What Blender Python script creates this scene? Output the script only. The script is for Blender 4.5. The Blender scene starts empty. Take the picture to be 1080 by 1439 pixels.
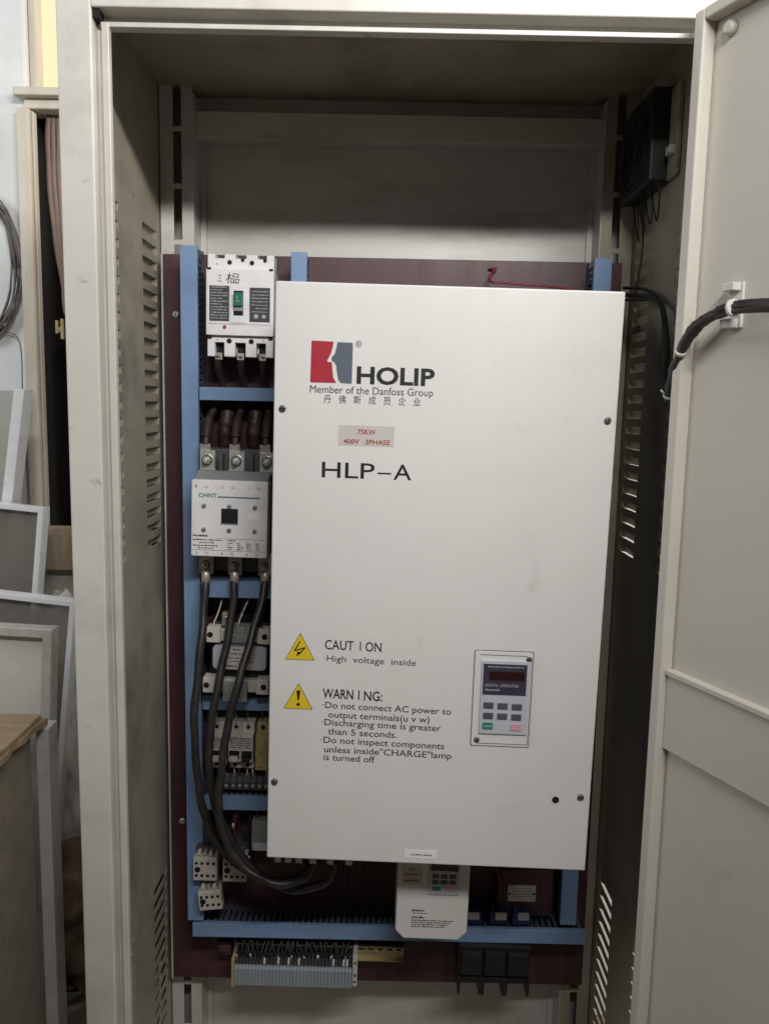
import bpy, bmesh, math, random
from mathutils import Vector, Matrix
random.seed(7)
R = math.radians
S = bpy.context.scene
COL = S.collection

# ------------------------------------------------------------------ camera, world, lamps, exposure
CAM = (-0.01025, -1.03276, 1.46808); YAW, PITCH, ROLL, FPX = -0.00056, -0.12823, 0.02035, 1120.0
cd = bpy.data.cameras.new('camera'); cam = bpy.data.objects.new('camera', cd); COL.objects.link(cam)
fw = Vector((math.sin(YAW)*math.cos(PITCH), math.cos(YAW)*math.cos(PITCH), math.sin(PITCH)))
rt = Vector((math.cos(YAW), -math.sin(YAW), 0)); up = rt.cross(fw)
rt2 = math.cos(ROLL)*rt + math.sin(ROLL)*up; up2 = -math.sin(ROLL)*rt + math.cos(ROLL)*up
cam.matrix_world = Matrix(((rt2.x, up2.x, -fw.x, CAM[0]), (rt2.y, up2.y, -fw.y, CAM[1]), (rt2.z, up2.z, -fw.z, CAM[2]), (0, 0, 0, 1)))
cd.sensor_fit = 'VERTICAL'; cd.sensor_height = 24.0; cd.lens = 24.0*FPX/1439.0
cd.clip_start = 0.02; cd.clip_end = 100
S.camera = cam
S.render.resolution_x, S.render.resolution_y = 768, 1024

w = bpy.data.worlds.new('World'); S.world = w; w.use_nodes = True
w.node_tree.nodes['Background'].inputs[0].default_value = (1.0, 0.96, 0.88, 1)
w.node_tree.nodes['Background'].inputs[1].default_value = 0.045

def area(name, loc, target, sx, sy, watts, color):
    l = bpy.data.lights.new(name, 'AREA'); l.shape = 'RECTANGLE'; l.size = sx; l.size_y = sy
    l.energy = watts; l.color = color
    o = bpy.data.objects.new(name, l); COL.objects.link(o); o.location = loc
    o.rotation_euler = (Vector(target)-Vector(loc)).to_track_quat('-Z', 'Y').to_euler()
    return o
tube = area('ceiling_tube_lamp', (0.50, -1.36, 2.485), (0.15, 0.1, 2.05), 1.25, 0.09, 18.5, (1.0, 0.975, 0.945))
tube.data.spread = R(138)      # beam narrowed and aimed high, added so light falls off downwards
area('side_bay_lamp', (2.6, -0.3, 2.6), (1.4, 0.8, 1.0), 0.8, 0.8, 60, (1.0, 0.98, 0.95))
area('left_bay_window_lamp', (-1.9, -0.35, 2.3), (-0.85, 0.75, 1.7), 0.9, 0.9, 11, (0.90, 0.96, 1.0))

S.view_settings.view_transform = 'Standard'; S.view_settings.look = 'None'
S.view_settings.exposure = 0.32; S.view_settings.gamma = 1.0; S.view_settings.use_curve_mapping = False

# ------------------------------------------------------------------ materials
def mat(name, col, rough=0.5, metal=0.0, var=0.12, scale=18.0, dirt=None, dirt_amt=0.0, dirt_scale=5.0, bump=0.0, bscale=250.0, stretch=(1, 1, 1), spec=0.5, coat=0.0, spots=0.0, spot_scale=22.0, wave=0.0):
    m = bpy.data.materials.new(name); m.use_nodes = True
    nt = m.node_tree; N = nt.nodes; L = nt.links; b = N['Principled BSDF']
    b.inputs['Metallic'].default_value = metal; b.inputs['Specular IOR Level'].default_value = spec
    b.inputs['Coat Weight'].default_value = coat
    tc = N.new('ShaderNodeTexCoord'); mp = N.new('ShaderNodeMapping'); mp.inputs['Scale'].default_value = stretch
    L.new(tc.outputs['Object'], mp.inputs[0])
    n1 = N.new('ShaderNodeTexNoise'); n1.inputs['Scale'].default_value = scale; n1.inputs['Detail'].default_value = 8; n1.inputs['Roughness'].default_value = 0.65
    L.new(mp.outputs[0], n1.inputs['Vector'])
    r1 = N.new('ShaderNodeMapRange'); r1.inputs[1].default_value = 0.3; r1.inputs[2].default_value = 0.7
    r1.inputs[3].default_value = 1-var; r1.inputs[4].default_value = 1+var*0.5
    L.new(n1.outputs[0], r1.inputs[0])
    mx = N.new('ShaderNodeMix'); mx.data_type = 'RGBA'; mx.blend_type = 'MULTIPLY'; mx.inputs[0].default_value = 1
    mx.inputs[6].default_value = (*col, 1); L.new(r1.outputs[0], mx.inputs[7])
    out = mx.outputs[2]
    if dirt:
        n2 = N.new('ShaderNodeTexNoise'); n2.inputs['Scale'].default_value = dirt_scale; n2.inputs['Detail'].default_value = 10; n2.inputs['Roughness'].default_value = 0.7
        L.new(mp.outputs[0], n2.inputs['Vector'])
        r2 = N.new('ShaderNodeMapRange'); r2.inputs[1].default_value = 0.5; r2.inputs[2].default_value = 0.72; r2.inputs[3].default_value = 0; r2.inputs[4].default_value = dirt_amt
        L.new(n2.outputs[0], r2.inputs[0])
        m2 = N.new('ShaderNodeMix'); m2.data_type = 'RGBA'; L.new(r2.outputs[0], m2.inputs[0]); L.new(out, m2.inputs[6]); m2.inputs[7].default_value = (*dirt, 1)
        out = m2.outputs[2]
    if spots:   # sparse scuffs and finger marks
        n5 = N.new('ShaderNodeTexNoise'); n5.inputs['Scale'].default_value = spot_scale; n5.inputs['Detail'].default_value = 4; n5.inputs['Roughness'].default_value = 0.55; n5.inputs['Distortion'].default_value = 0.6
        L.new(tc.outputs['Object'], n5.inputs['Vector'])
        r5 = N.new('ShaderNodeMapRange'); r5.inputs[1].default_value = 0.66; r5.inputs[2].default_value = 0.76; r5.inputs[3].default_value = 0; r5.inputs[4].default_value = spots
        L.new(n5.outputs[0], r5.inputs[0])
        m5 = N.new('ShaderNodeMix'); m5.data_type = 'RGBA'; L.new(r5.outputs[0], m5.inputs[0]); L.new(out, m5.inputs[6]); m5.inputs[7].default_value = (0.14, 0.11, 0.08, 1)
        out = m5.outputs[2]
    L.new(out, b.inputs['Base Color'])
    r3 = N.new('ShaderNodeMapRange'); r3.inputs[1].default_value = 0.3; r3.inputs[2].default_value = 0.7
    r3.inputs[3].default_value = max(0.02, rough-0.08); r3.inputs[4].default_value = min(1, rough+0.1)
    L.new(n1.outputs[0], r3.inputs[0]); L.new(r3.outputs[0], b.inputs['Roughness'])
    if bump:
        n4 = N.new('ShaderNodeTexNoise'); n4.inputs['Scale'].default_value = bscale; n4.inputs['Detail'].default_value = 3
        L.new(mp.outputs[0], n4.inputs['Vector'])
        bp = N.new('ShaderNodeBump'); bp.inputs['Strength'].default_value = bump; bp.inputs['Distance'].default_value = 0.001
        L.new(n4.outputs[0], bp.inputs['Height']); L.new(bp.outputs[0], b.inputs['Normal'])
    if wave:    # slight oil-canning of thin sheet
        n6 = N.new('ShaderNodeTexNoise'); n6.inputs['Scale'].default_value = 4.5; n6.inputs['Detail'].default_value = 1
        L.new(tc.outputs['Object'], n6.inputs['Vector'])
        b6 = N.new('ShaderNodeBump'); b6.inputs['Strength'].default_value = wave; b6.inputs['Distance'].default_value = 0.02
        L.new(n6.outputs[0], b6.inputs['Height'])
        if bump: L.new(b6.outputs[0], bp.inputs['Normal'])
        else: L.new(b6.outputs[0], b.inputs['Normal'])
    return m
def emit(name, col, strength):
    m = bpy.data.materials.new(name); m.use_nodes = True; b = m.node_tree.nodes['Principled BSDF']
    b.inputs['Base Color'].default_value = (0.02, 0.02, 0.02, 1); b.inputs['Emission Color'].default_value = (*col, 1); b.inputs['Emission Strength'].default_value = strength
    return m
def glass(name, col, fac, rough=0.15):
    m = bpy.data.materials.new(name); m.use_nodes = True; nt = m.node_tree; N = nt.nodes; L = nt.links
    b = N['Principled BSDF']; b.inputs['Base Color'].default_value = (*col, 1); b.inputs['Roughness'].default_value = rough
    t = N.new('ShaderNodeBsdfTransparent'); t.inputs[0].default_value = (0.75, 0.78, 0.76, 1)
    n = N.new('ShaderNodeTexNoise'); n.inputs['Scale'].default_value = 6; n.inputs['Detail'].default_value = 6
    tc = N.new('ShaderNodeTexCoord'); L.new(tc.outputs['Object'], n.inputs['Vector'])
    r = N.new('ShaderNodeMapRange'); r.inputs[1].default_value = .3; r.inputs[2].default_value = .7; r.inputs[3].default_value = fac-.15; r.inputs[4].default_value = min(1, fac+.15); L.new(n.outputs[0], r.inputs[0])
    mx = N.new('ShaderNodeMixShader'); L.new(r.outputs[0], mx.inputs[0]); L.new(t.outputs[0], mx.inputs[1]); L.new(b.outputs[0], mx.inputs[2])
    L.new(mx.outputs[0], N['Material Output'].inputs[0])
    return m
GR = (0.17, 0.13, 0.085)
M = dict(
    paint=mat('cabinet_paint', (0.63, 0.61, 0.56), 0.42, var=0.06, scale=9, dirt=GR, dirt_amt=0.26, dirt_scale=7, bump=0.12, bscale=600, spots=0.55),
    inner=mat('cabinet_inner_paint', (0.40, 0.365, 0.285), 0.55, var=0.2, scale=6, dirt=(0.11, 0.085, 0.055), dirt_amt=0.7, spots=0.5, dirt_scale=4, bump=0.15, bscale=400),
    doorp=mat('door_paint', (0.60, 0.565, 0.50), 0.36, var=0.04, scale=5, dirt=GR, dirt_amt=0.07, dirt_scale=4, bump=0.12, bscale=600, spots=0.10, spot_scale=14, wave=0.10),
    zinc=mat('galvanised_sheet', (0.55, 0.54, 0.505), 0.42, metal=0.08, var=0.05, scale=10, dirt=(0.17, 0.13, 0.085), dirt_amt=0.4, dirt_scale=4, stretch=(1, 1, 3)),
    maroon=mat('maroon_board', (0.070, 0.027, 0.034), 0.42, var=0.3, scale=10, dirt=(0.09, 0.06, 0.055), dirt_amt=0.5, dirt_scale=8, bump=0.1, stretch=(4, 1, 0.6)),
    duct=mat('blue_duct_plastic', (0.20, 0.315, 0.52), 0.42, var=0.10, scale=12, dirt=(0.16, 0.17, 0.20), dirt_amt=0.35, dirt_scale=14),
    ductd=mat('duct_finger_plastic', (0.10, 0.12, 0.16), 0.55, var=0.3, scale=20),
    cover=mat('drive_cover_paint', (0.735, 0.732, 0.712), 0.30, var=0.03, scale=5, dirt=(0.55, 0.52, 0.46), dirt_amt=0.16, dirt_scale=4, bump=0.10, bscale=700, spots=0.12, spot_scale=12, wave=0.10),
    body=mat('drive_body_paint', (0.20, 0.19, 0.17), 0.6),
    white=mat('white_plastic', (0.82, 0.82, 0.84), 0.38, var=0.06, scale=30, dirt=(0.4, 0.36, 0.3), dirt_amt=0.25, dirt_scale=20),
    aged=mat('aged_white_plastic', (0.60, 0.585, 0.52), 0.45, var=0.15, scale=40, dirt=(0.25, 0.2, 0.14), dirt_amt=0.45, dirt_scale=30),
    grey=mat('grey_plastic', (0.27, 0.275, 0.28), 0.5, var=0.15, scale=40),
    dgrey=mat('dark_grey_plastic', (0.075, 0.075, 0.08), 0.5, var=0.2, scale=40),
    black=mat('black_plastic', (0.014, 0.014, 0.016), 0.45, var=0.3, scale=40),
    hole=mat('recess_shade_black', (0.006, 0.006, 0.006), 0.8),  # flat black stands in for the shade inside holes and slots
    cable=mat('cable_rubber', (0.030, 0.028, 0.027), 0.42, var=0.35, scale=60, dirt=(0.10, 0.085, 0.07), dirt_amt=0.4, dirt_scale=25),
    brown=mat('brown_cable_sleeve', (0.040, 0.020, 0.018), 0.5, var=0.4, scale=50, dirt=(0.14, 0.10, 0.085), dirt_amt=0.5, dirt_scale=30),
    wire=mat('thin_black_wire', (0.020, 0.018, 0.018), 0.5, var=0.2),
    redw=mat('red_wire', (0.22, 0.02, 0.03), 0.45), ferr=mat('white_wire_marker', (0.7, 0.68, 0.62), 0.5),
    steel=mat('plated_steel', (0.72, 0.71, 0.68), 0.28, metal=0.55, var=0.2, scale=60),
    dsteel=mat('dark_screw_steel', (0.20, 0.195, 0.18), 0.4, metal=0.8, var=0.3, scale=90),
    brass=mat('yellow_passivated_rail', (0.50, 0.43, 0.25), 0.38, metal=0.5, var=0.2, scale=25),
    label=mat('dark_label_print', (0.055, 0.055, 0.065), 0.45, var=0.15, scale=60),
    ink=mat('black_ink', (0.012, 0.012, 0.013), 0.5, var=0.15, scale=90), ink2=mat('thin_grey_ink', (0.045, 0.043, 0.042), 0.5, var=0.3, scale=150),
    ink3=mat('pale_print', (0.42, 0.42, 0.44), 0.5), tealink=mat('teal_ink', (0.02, 0.22, 0.18), 0.5), redink=mat('red_ink', (0.42, 0.035, 0.045), 0.5, var=0.4, scale=150),
    logored=mat('logo_red_print', (0.40, 0.026, 0.046), 0.38, var=0.06), logogrey=mat('logo_slate_print', (0.115, 0.140, 0.180), 0.38, var=0.06),
    sticker=mat('grey_sticker', (0.56, 0.53, 0.50), 0.5, var=0.05), wsticker=mat('white_sticker', (0.86, 0.86, 0.86), 0.5, var=0.03),
    yellow=mat('warning_yellow', (0.78, 0.56, 0.030), 0.4, var=0.06), yplas=mat('yellowed_plastic', (0.45, 0.37, 0.17), 0.45, var=0.2, scale=50),
    green=mat('green_toggle', (0.008, 0.16, 0.085), 0.35), kgreen=mat('green_key', (0.02, 0.24, 0.15), 0.45), kpink=mat('pink_key', (0.66, 0.33, 0.40), 0.45),
    keys=mat('slate_key', (0.080, 0.090, 0.125), 0.45), kface=mat('keypad_lilac_face', (0.52, 0.53, 0.60), 0.4, var=0.03),
    kdisp=mat('keypad_display_panel', (0.050, 0.046, 0.075), 0.25), kled=mat('dark_red_window', (0.030, 0.010, 0.010), 0.15),
    reddot=mat('red_button', (0.45, 0.02, 0.03), 0.4), bluep=mat('blue_connector', (0.022, 0.032, 0.13), 0.4), tgrey=mat('terminal_blue_grey', (0.30, 0.345, 0.385), 0.5, var=0.12, scale=40),
    clear=glass('clear_cover', (0.7, 0.68, 0.65), 0.2, 0.1),
    alu=mat('aluminium_profile', (0.88, 0.89, 0.90), 0.32, metal=0.05, var=0.08, scale=12, stretch=(1, 1, 6)),
    aluold=mat('aged_aluminium_profile', (0.62, 0.61, 0.58), 0.4, metal=0.35, var=0.14, scale=12, dirt=(0.3, 0.2, 0.12), dirt_amt=0.6, dirt_scale=9),
    pane=glass('dusty_pane', (0.30, 0.27, 0.24), 0.45, 0.2), paleglass=glass('pale_frosted_pane', (0.60, 0.58, 0.53), 0.85, 0.35),
    wall=mat('whitewashed_wall', (0.78, 0.79, 0.78), 0.8, var=0.10, scale=4, dirt=(0.55, 0.50, 0.40), dirt_amt=0.35, dirt_scale=3, bump=0.4, bscale=60),
    wallgrey=mat('grey_sheet', (0.45, 0.44, 0.39), 0.7, var=0.15, scale=7, dirt=(0.25, 0.22, 0.17), dirt_amt=0.4),
    cream=mat('cream_frame_paint', (0.66, 0.60, 0.50), 0.6, var=0.12, scale=14, dirt=(0.3, 0.22, 0.14), dirt_amt=0.5, dirt_scale=8, stretch=(1, 1, .3)),
    dark=mat('unlit_recess_black', (0.018, 0.014, 0.012), 0.9, var=0.3),  # near-black colour stands in for the unlit space behind the opening
    hose=mat('brown_hose', (0.23, 0.16, 0.125), 0.6, var=0.3, scale=40, dirt=(0.09, 0.06, 0.05), dirt_amt=0.6, dirt_scale=20),
    winlight=emit('bright_window_pane', (1.0, 0.85, 0.53), 0.84),
    coil=mat('grey_coil_wire', (0.15, 0.13, 0.115), 0.55, var=0.4, scale=40),
    ply=mat('plywood', (0.30, 0.22, 0.135), 0.7, var=0.3, scale=14, dirt=(0.20, 0.14, 0.08), dirt_amt=0.6, dirt_scale=6, stretch=(1, 7, 1), bump=0.3, bscale=90),
    crate=mat('olive_crate_board', (0.23, 0.20, 0.15), 0.8, var=0.2, scale=25, dirt=(0.11, 0.09, 0.065), dirt_amt=0.6, dirt_scale=4, bump=0.3, bscale=150),
    sack=mat('pale_plastic_sack', (0.62, 0.59, 0.55), 0.5, var=0.15, scale=9, dirt=(0.22, 0.15, 0.10), dirt_amt=0.6, dirt_scale=8),
    rag=mat('rusty_brown_cloth', (0.14, 0.085, 0.055), 0.95, var=0.6, scale=22, dirt=(0.30, 0.25, 0.20), dirt_amt=0.7, dirt_scale=12, bump=0.8, bscale=120),
    board=mat('wood_board', (0.36, 0.27, 0.19), 0.75, var=0.3, scale=10, stretch=(6, 1, 1)),
    floor=mat('concrete_floor', (0.24, 0.18, 0.115), 0.85, var=0.2, scale=6, dirt=(0.14, 0.12, 0.10), dirt_amt=0.6, bump=0.4, bscale=60),
    ceramic=mat('white_ceramic', (0.70, 0.66, 0.62), 0.4, var=0.08, scale=30), tape=mat('white_tie', (0.72, 0.70, 0.66), 0.5),
    copper=mat('tinned_lug', (0.56, 0.52, 0.47), 0.35, metal=0.5, var=0.3, scale=50),
)

# ------------------------------------------------------------------ mesh helpers (everything in world metres)
ORG = {}
def tag(o, label, cat, group=None):
    o['label'] = label; o['category'] = cat
    if group: o['group'] = group
    return o
def thing(name, label, cat, loc, rot=(0, 0, 0), group=None):
    o = bpy.data.objects.new(name, None); COL.objects.link(o); o.empty_display_size = 0.02
    o.location = loc; o.rotation_euler = rot; ORG[o.name] = Vector(loc)
    return tag(o, label, cat, group)
def holder(p):
    """thing > part > sub-part and no deeper: a piece of a sub-part hangs on the part"""
    while p and p.parent and p.parent.parent: p = p.parent
    return p
class MB:
    def __init__(s): s.v = []; s.f = []; s.sm = []
    def add(s, vs, fs, smooth=False):
        n = len(s.v); s.v += [Vector(v) for v in vs]
        for f in fs: s.f.append([i+n for i in f]); s.sm.append(smooth)
        return s
    def box(s, x0, x1, y0, y1, z0, z1):
        return s.add([(x0, y0, z0), (x1, y0, z0), (x1, y1, z0), (x0, y1, z0), (x0, y0, z1), (x1, y0, z1), (x1, y1, z1), (x0, y1, z1)],
                     [(3, 2, 1, 0), (4, 5, 6, 7), (0, 1, 5, 4), (1, 2, 6, 5), (2, 3, 7, 6), (3, 0, 4, 7)])
    def prism(s, poly, y0, y1):      # polygon in x,z (counter-clockwise seen from -Y), extruded along y
        n = len(poly)
        vs = [(x, y0, z) for x, z in poly]+[(x, y1, z) for x, z in poly]
        return s.add(vs, [list(range(n)), list(range(2*n-1, n-1, -1))]+[(i, i+n, (i+1) % n+n, (i+1) % n) for i in range(n)])
    def prismx(s, poly, x0, x1):     # polygon in y,z extruded along x
        n = len(poly); vs = [(x0, y, z) for y, z in poly]+[(x1, y, z) for y, z in poly]
        return s.add(vs, [list(range(n)), list(range(2*n-1, n-1, -1))]+[(i, i+n, (i+1) % n+n, (i+1) % n) for i in range(n)])
    def prismz(s, poly, z0, z1):
        n = len(poly); vs = [(x, y, z0) for x, y in poly]+[(x, y, z1) for x, y in poly]
        return s.add(vs, [list(range(n-1, -1, -1)), list(range(n, 2*n))]+[(i, (i+1) % n, (i+1) % n+n, i+n) for i in range(n)])
    def tube(s, pts, r, n=10, cap=True):
        pts = [Vector(p) for p in pts]; m = len(pts); rr = r if isinstance(r, (list, tuple)) else [r]*m
        vs = []; prev = None
        for i, p in enumerate(pts):
            t = (pts[min(i+1, m-1)]-pts[max(i-1, 0)]).normalized()
            if prev is None:
                a = Vector((0, 0, 1)) if abs(t.z) < 0.9 else Vector((1, 0, 0)); u = t.cross(a).normalized()
            else:
                u = (prev-t*prev.dot(t)).normalized()
            prev = u; b = t.cross(u)
            for k in range(n):
                q = 2*math.pi*k/n; vs.append(p+(u*math.cos(q)+b*math.sin(q))*rr[i])
        fs = [(i*n+k, i*n+(k+1) % n, (i+1)*n+(k+1) % n, (i+1)*n+k) for i in range(m-1) for k in range(n)]
        s.add(vs, fs, True)
        if cap:
            b0 = len(s.v)-m*n
            s.f.append([b0+k for k in range(n-1, -1, -1)]); s.sm.append(False)
            s.f.append([b0+(m-1)*n+k for k in range(n)]); s.sm.append(False)
        return s
    def cyl(s, p0, p1, r, n=16): return s.tube([p0, p1], r, n)
    def disc(s, x, z, y, r, d=0.0006, n=16):   # short plug facing the viewer
        return s.tube([(x, y-d, z), (x, y+d, z)], r, n)
    def build(s, name, m, parent=None, bevel=0.0, seg=2, origin=None, kind=None):
        parent = holder(parent)
        o0 = Vector(origin) if origin is not None else (ORG[parent.name] if parent else Vector((0, 0, 0)))
        me = bpy.data.meshes.new(name); me.from_pydata([v-o0 for v in s.v], [], s.f); me.update()
        for p, q in zip(me.polygons, s.sm): p.use_smooth = q
        bm = bmesh.new(); bm.from_mesh(me); bmesh.ops.recalc_face_normals(bm, faces=bm.faces); bm.to_mesh(me); bm.free()
        o = bpy.data.objects.new(name, me); COL.objects.link(o); me.materials.append(M[m] if isinstance(m, str) else m)
        if parent: o.parent = parent
        else: o.location = o0
        ORG[o.name] = o0
        if bevel:
            b = o.modifiers.new('bevel', 'BEVEL'); b.width = bevel; b.segments = seg; b.limit_method = 'ANGLE'; b.angle_limit = R(40); b.harden_normals = False
        if kind: o['kind'] = kind
        return o
def spline(pts, n=8):
    P = [Vector(p) for p in pts]; out = []
    for i in range(len(P)-1):
        a, b, c, d = P[max(i-1, 0)], P[i], P[i+1], P[min(i+2, len(P)-1)]
        for k in range(n):
            t = k/n; out.append(0.5*((2*b)+(c-a)*t+(2*a-5*b+4*c-d)*t*t+(3*b-a-3*c+d)*t**3))
    out.append(P[-1]); return out
def rrect(x0, x1, z0, z1, r, n=4):
    out = []
    for cx, cz, a0 in ((x1-r, z0+r, -90), (x1-r, z1-r, 0), (x0+r, z1-r, 90), (x0+r, z0+r, 180)):
        for k in range(n+1):
            a = R(a0+90*k/n); out.append((cx+r*math.cos(a), cz+r*math.sin(a)))
    return out
CAPH = None
def letters(body, x0, x1, z, cap, y, m, parent, bold=0.0, name='lettering', shear=0.0, dz=0.0):
    """lettering standing on the front face y of parent, squeezed into x0..x1, cap height cap, baseline z"""
    global CAPH
    parent = holder(parent)
    def mk(t, off):
        cu = bpy.data.curves.new('txt', 'FONT'); cu.body = t; cu.size = 1; cu.offset = off; cu.extrude = 0.004; cu.resolution_u = 3; cu.shear = shear
        o = bpy.data.objects.new('txt', cu); COL.objects.link(o); bpy.context.view_layer.update()
        me = bpy.data.meshes.new_from_object(o.evaluated_get(bpy.context.evaluated_depsgraph_get()))
        bpy.data.objects.remove(o); bpy.data.curves.remove(cu); return me
    if CAPH is None:
        h = mk('H', 0); CAPH = max(v.co.y for v in h.vertices)
    me = mk(body, bold); xs = [v.co.x for v in me.vertices]; a, b = min(xs), max(xs); o0 = ORG[parent.name]
    for v in me.vertices:
        x = x0+(v.co.x-a)/(b-a)*(x1-x0)
        v.co = Vector((x, y-0.0001-(0.0002 if v.co.z > 0 else 0), z+v.co.y*cap/CAPH+dz*(x-x0)))-o0
    me.name = name; o = bpy.data.objects.new(name, me); COL.objects.link(o); me.materials.clear(); me.materials.append(M[m]); o.parent = parent; ORG[o.name] = o0
    return o
def fineprint(rows, y, m, parent, name='fine_print'):
    """rows of word-like dashes too small to read: (x0, x1, z, height)"""
    b = MB()
    for x0, x1, z, h in rows:
        x = x0
        while x < x1-0.0008:
            wd = min(random.uniform(0.0012, 0.0055), x1-x); hh = h*random.uniform(0.65, 1)
            b.box(x, x+wd, y-0.0003, y, z, z+hh); x += wd+random.uniform(0.0006, 0.0016)
    return b.build(name, m, parent)
def screw(x, z, y, r, parent, m='dsteel', name='screw'):
    b = MB(); b.tube([(x, y, z), (x, y-r*0.45, z), (x, y-r*0.6, z)], [r, r, r*0.6], 14)
    o = b.build(name, m, parent)
    a = random.uniform(0, 3); dx, dz = math.cos(a)*r*0.62, math.sin(a)*r*0.62
    MB().tube([(x-dx, y-r*0.6, z-dz), (x+dx, y-r*0.6, z+dz)], r*0.13, 4).build('slot', 'hole', o)
    return o
def bolt(x, z, y, parent, r=0.0085):
    b = MB(); b.tube([(x, y+0.002, z), (x, y, z)], r, 20); o = b.build('washer', 'steel', parent, 0.0004)
    MB().tube([(x, y, z), (x, y-0.0014, z)], r*0.80, 18).build('spring_washer', 'dsteel', o)
    MB().tube([(x, y-0.0014, z), (x, y-0.006, z)], r*0.64, 6).build('nut', 'steel', o, 0.0005)
    MB().tube([(x, y-0.004, z), (x, y-0.012, z), (x, y-0.0135, z)], [r*0.42, r*0.42, r*0.22], 12).build('stud', 'steel', o)
    return o

# ------------------------------------------------------------------ the setting: floor, wall behind
def struct(o, kind='structure'): o['kind'] = kind; return o
struct(MB().box(-4, 5, -4, 5, -0.05, 0).build('floor', 'floor'))
wb = MB()
wb.box(-3.5, -0.785, 0.75, 0.78, 0.0, 3.2)        # left of the opening
wb.box(-0.50, 4.0, 0.75, 0.78, 0.0, 3.2)          # behind the cabinet
wb.box(-0.785, -0.50, 0.75, 0.78, 2.75, 3.2)
wall = struct(wb.build('wall', 'wall', bevel=0.006))
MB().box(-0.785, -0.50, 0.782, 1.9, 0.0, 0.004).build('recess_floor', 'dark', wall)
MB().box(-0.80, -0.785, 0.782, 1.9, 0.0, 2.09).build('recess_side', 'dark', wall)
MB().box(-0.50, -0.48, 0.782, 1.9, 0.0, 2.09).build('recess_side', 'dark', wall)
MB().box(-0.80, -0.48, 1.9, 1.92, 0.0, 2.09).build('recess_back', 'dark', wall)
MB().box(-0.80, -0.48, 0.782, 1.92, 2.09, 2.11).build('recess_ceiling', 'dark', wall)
# ------------------------------------------------------------------ cabinet
cab = thing('electrical_cabinet', 'tall beige steel electrical cabinet standing open with louvred sides', 'cabinet', (0, 0.2, 0))
ZT = 2.0
def mir(x0, x1, s): return (min(s*x0, s*x1), max(s*x0, s*x1))
for s in (-1, 1):
    x0, x1 = mir(0.378, 0.421, s)
    post = MB().box(x0, x1, 0.0, 0.045, 0.05, ZT).build('front_post', 'paint', cab, 0.0025, 3)
    x0, x1 = mir(0.3705, 0.379, s); MB().box(x0, x1, 0.022, 0.044, 0.06, 1.943).build('gutter', 'paint', post, 0.001)
    x0, x1 = mir(0.3610, 0.3705, s); MB().box(x0, x1, 0.012, 0.0225, 0.06, 1.932).build('inner_rim', 'paint', post, 0.0015, 3)
hd = MB().box(-0.378, 0.378, 0.0, 0.045, 1.944, ZT-0.001).build('header', 'paint', cab, 0.002, 3)
MB().box(-0.3785, 0.3785, 0.026, 0.044, 1.934, 1.944).build('gutter', 'paint', hd)
MB().box(-0.372, 0.372, 0.014, 0.030, 1.9275, 1.9335).build('inner_rim', 'paint', hd, 0.001)
MB().box(-0.3785, -0.3695, 0.004, 0.0215, 1.9335, 1.9455).build('corner_gap_shade', 'hole', hd)  # solid black block painted as the shade in the open corner
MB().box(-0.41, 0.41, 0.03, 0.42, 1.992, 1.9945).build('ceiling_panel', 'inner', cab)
MB().box(-0.41, 0.41, 0.0, 0.42, 0.04, 0.06).build('base', 'paint', cab)

def holed_sheet(axis, pos, u0, u1, z0, z1, holes, thick, name, m, parent):
    us = sorted({u0, u1} | {h[0] for h in holes} | {h[1] for h in holes}); zs = sorted({z0, z1} | {h[2] for h in holes} | {h[3] for h in holes})
    def inh(u, z): return any(h[0] < u < h[1] and h[2] < z < h[3] for h in holes)
    b = MB()
    # merge along u when a row of cells is solid
    for j in range(len(zs)-1):
        run = None
        for i in range(len(us)-1):
            solid = not inh((us[i]+us[i+1])/2, (zs[j]+zs[j+1])/2)
            if solid: run = (run[0], us[i+1]) if run else (us[i], us[i+1])
            if (not solid or i == len(us)-2) and run:
                if axis == 'x': b.box(pos, pos+thick, run[0], run[1], zs[j], zs[j+1])
                else: b.box(run[0], run[1], pos, pos+thick, zs[j], zs[j+1])
                run = None
    return b.build(name, m, parent)
COLS = ((0.072, 0.150), (0.262, 0.340)); ROWS = [1.232+0.0254*k for k in range(21)]+[0.612-0.0254*k for k in range(13)]
for s in (-1, 1):
    holes = [(y0, y1, z, z+0.0125) for (y0, y1) in COLS for z in ROWS]
    X = 0.400*s
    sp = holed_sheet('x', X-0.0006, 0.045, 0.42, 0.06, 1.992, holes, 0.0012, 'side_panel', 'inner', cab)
    # one pressed louvre: hood bulging outwards from the top of its slot, open at the bottom
    lb = MB(); L = 0.078; h = 0.0145; d = 0.0075*s; k = 6
    prof = [(d*math.sin(R(90*i/k)), h*0.5+0.0005+(-h)*(1-math.cos(R(90*i/k)))*1.0) for i in range(k+1)]
    vs = []; n = 8
    for j in range(n+1):
        t = j/n; e = min(1, min(t, 1-t)/0.12); e = math.sqrt(max(0, 1-(1-e)**2))
        for (px, pz) in prof: vs.append((px*e, -L/2+L*t, pz if e > 0.01 else pz))
    fs = [(j*(k+1)+i, j*(k+1)+i+1, (j+1)*(k+1)+i+1, (j+1)*(k+1)+i) for j in range(n) for i in range(k)]
    lb.add(vs, fs, True); me = None
    for (y0, y1) in COLS:
        for z in ROWS:
            loc = Vector((X, (y0+y1)/2, z+0.006))
            if me is None:
                o = lb.build('louvre', 'inner', None); COL.objects.unlink(o); me = o.data; bpy.data.objects.remove(o)
            o = bpy.data.objects.new('louvre', me); COL.objects.link(o); o.parent = sp; o.location = loc-ORG[sp.name]
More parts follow.
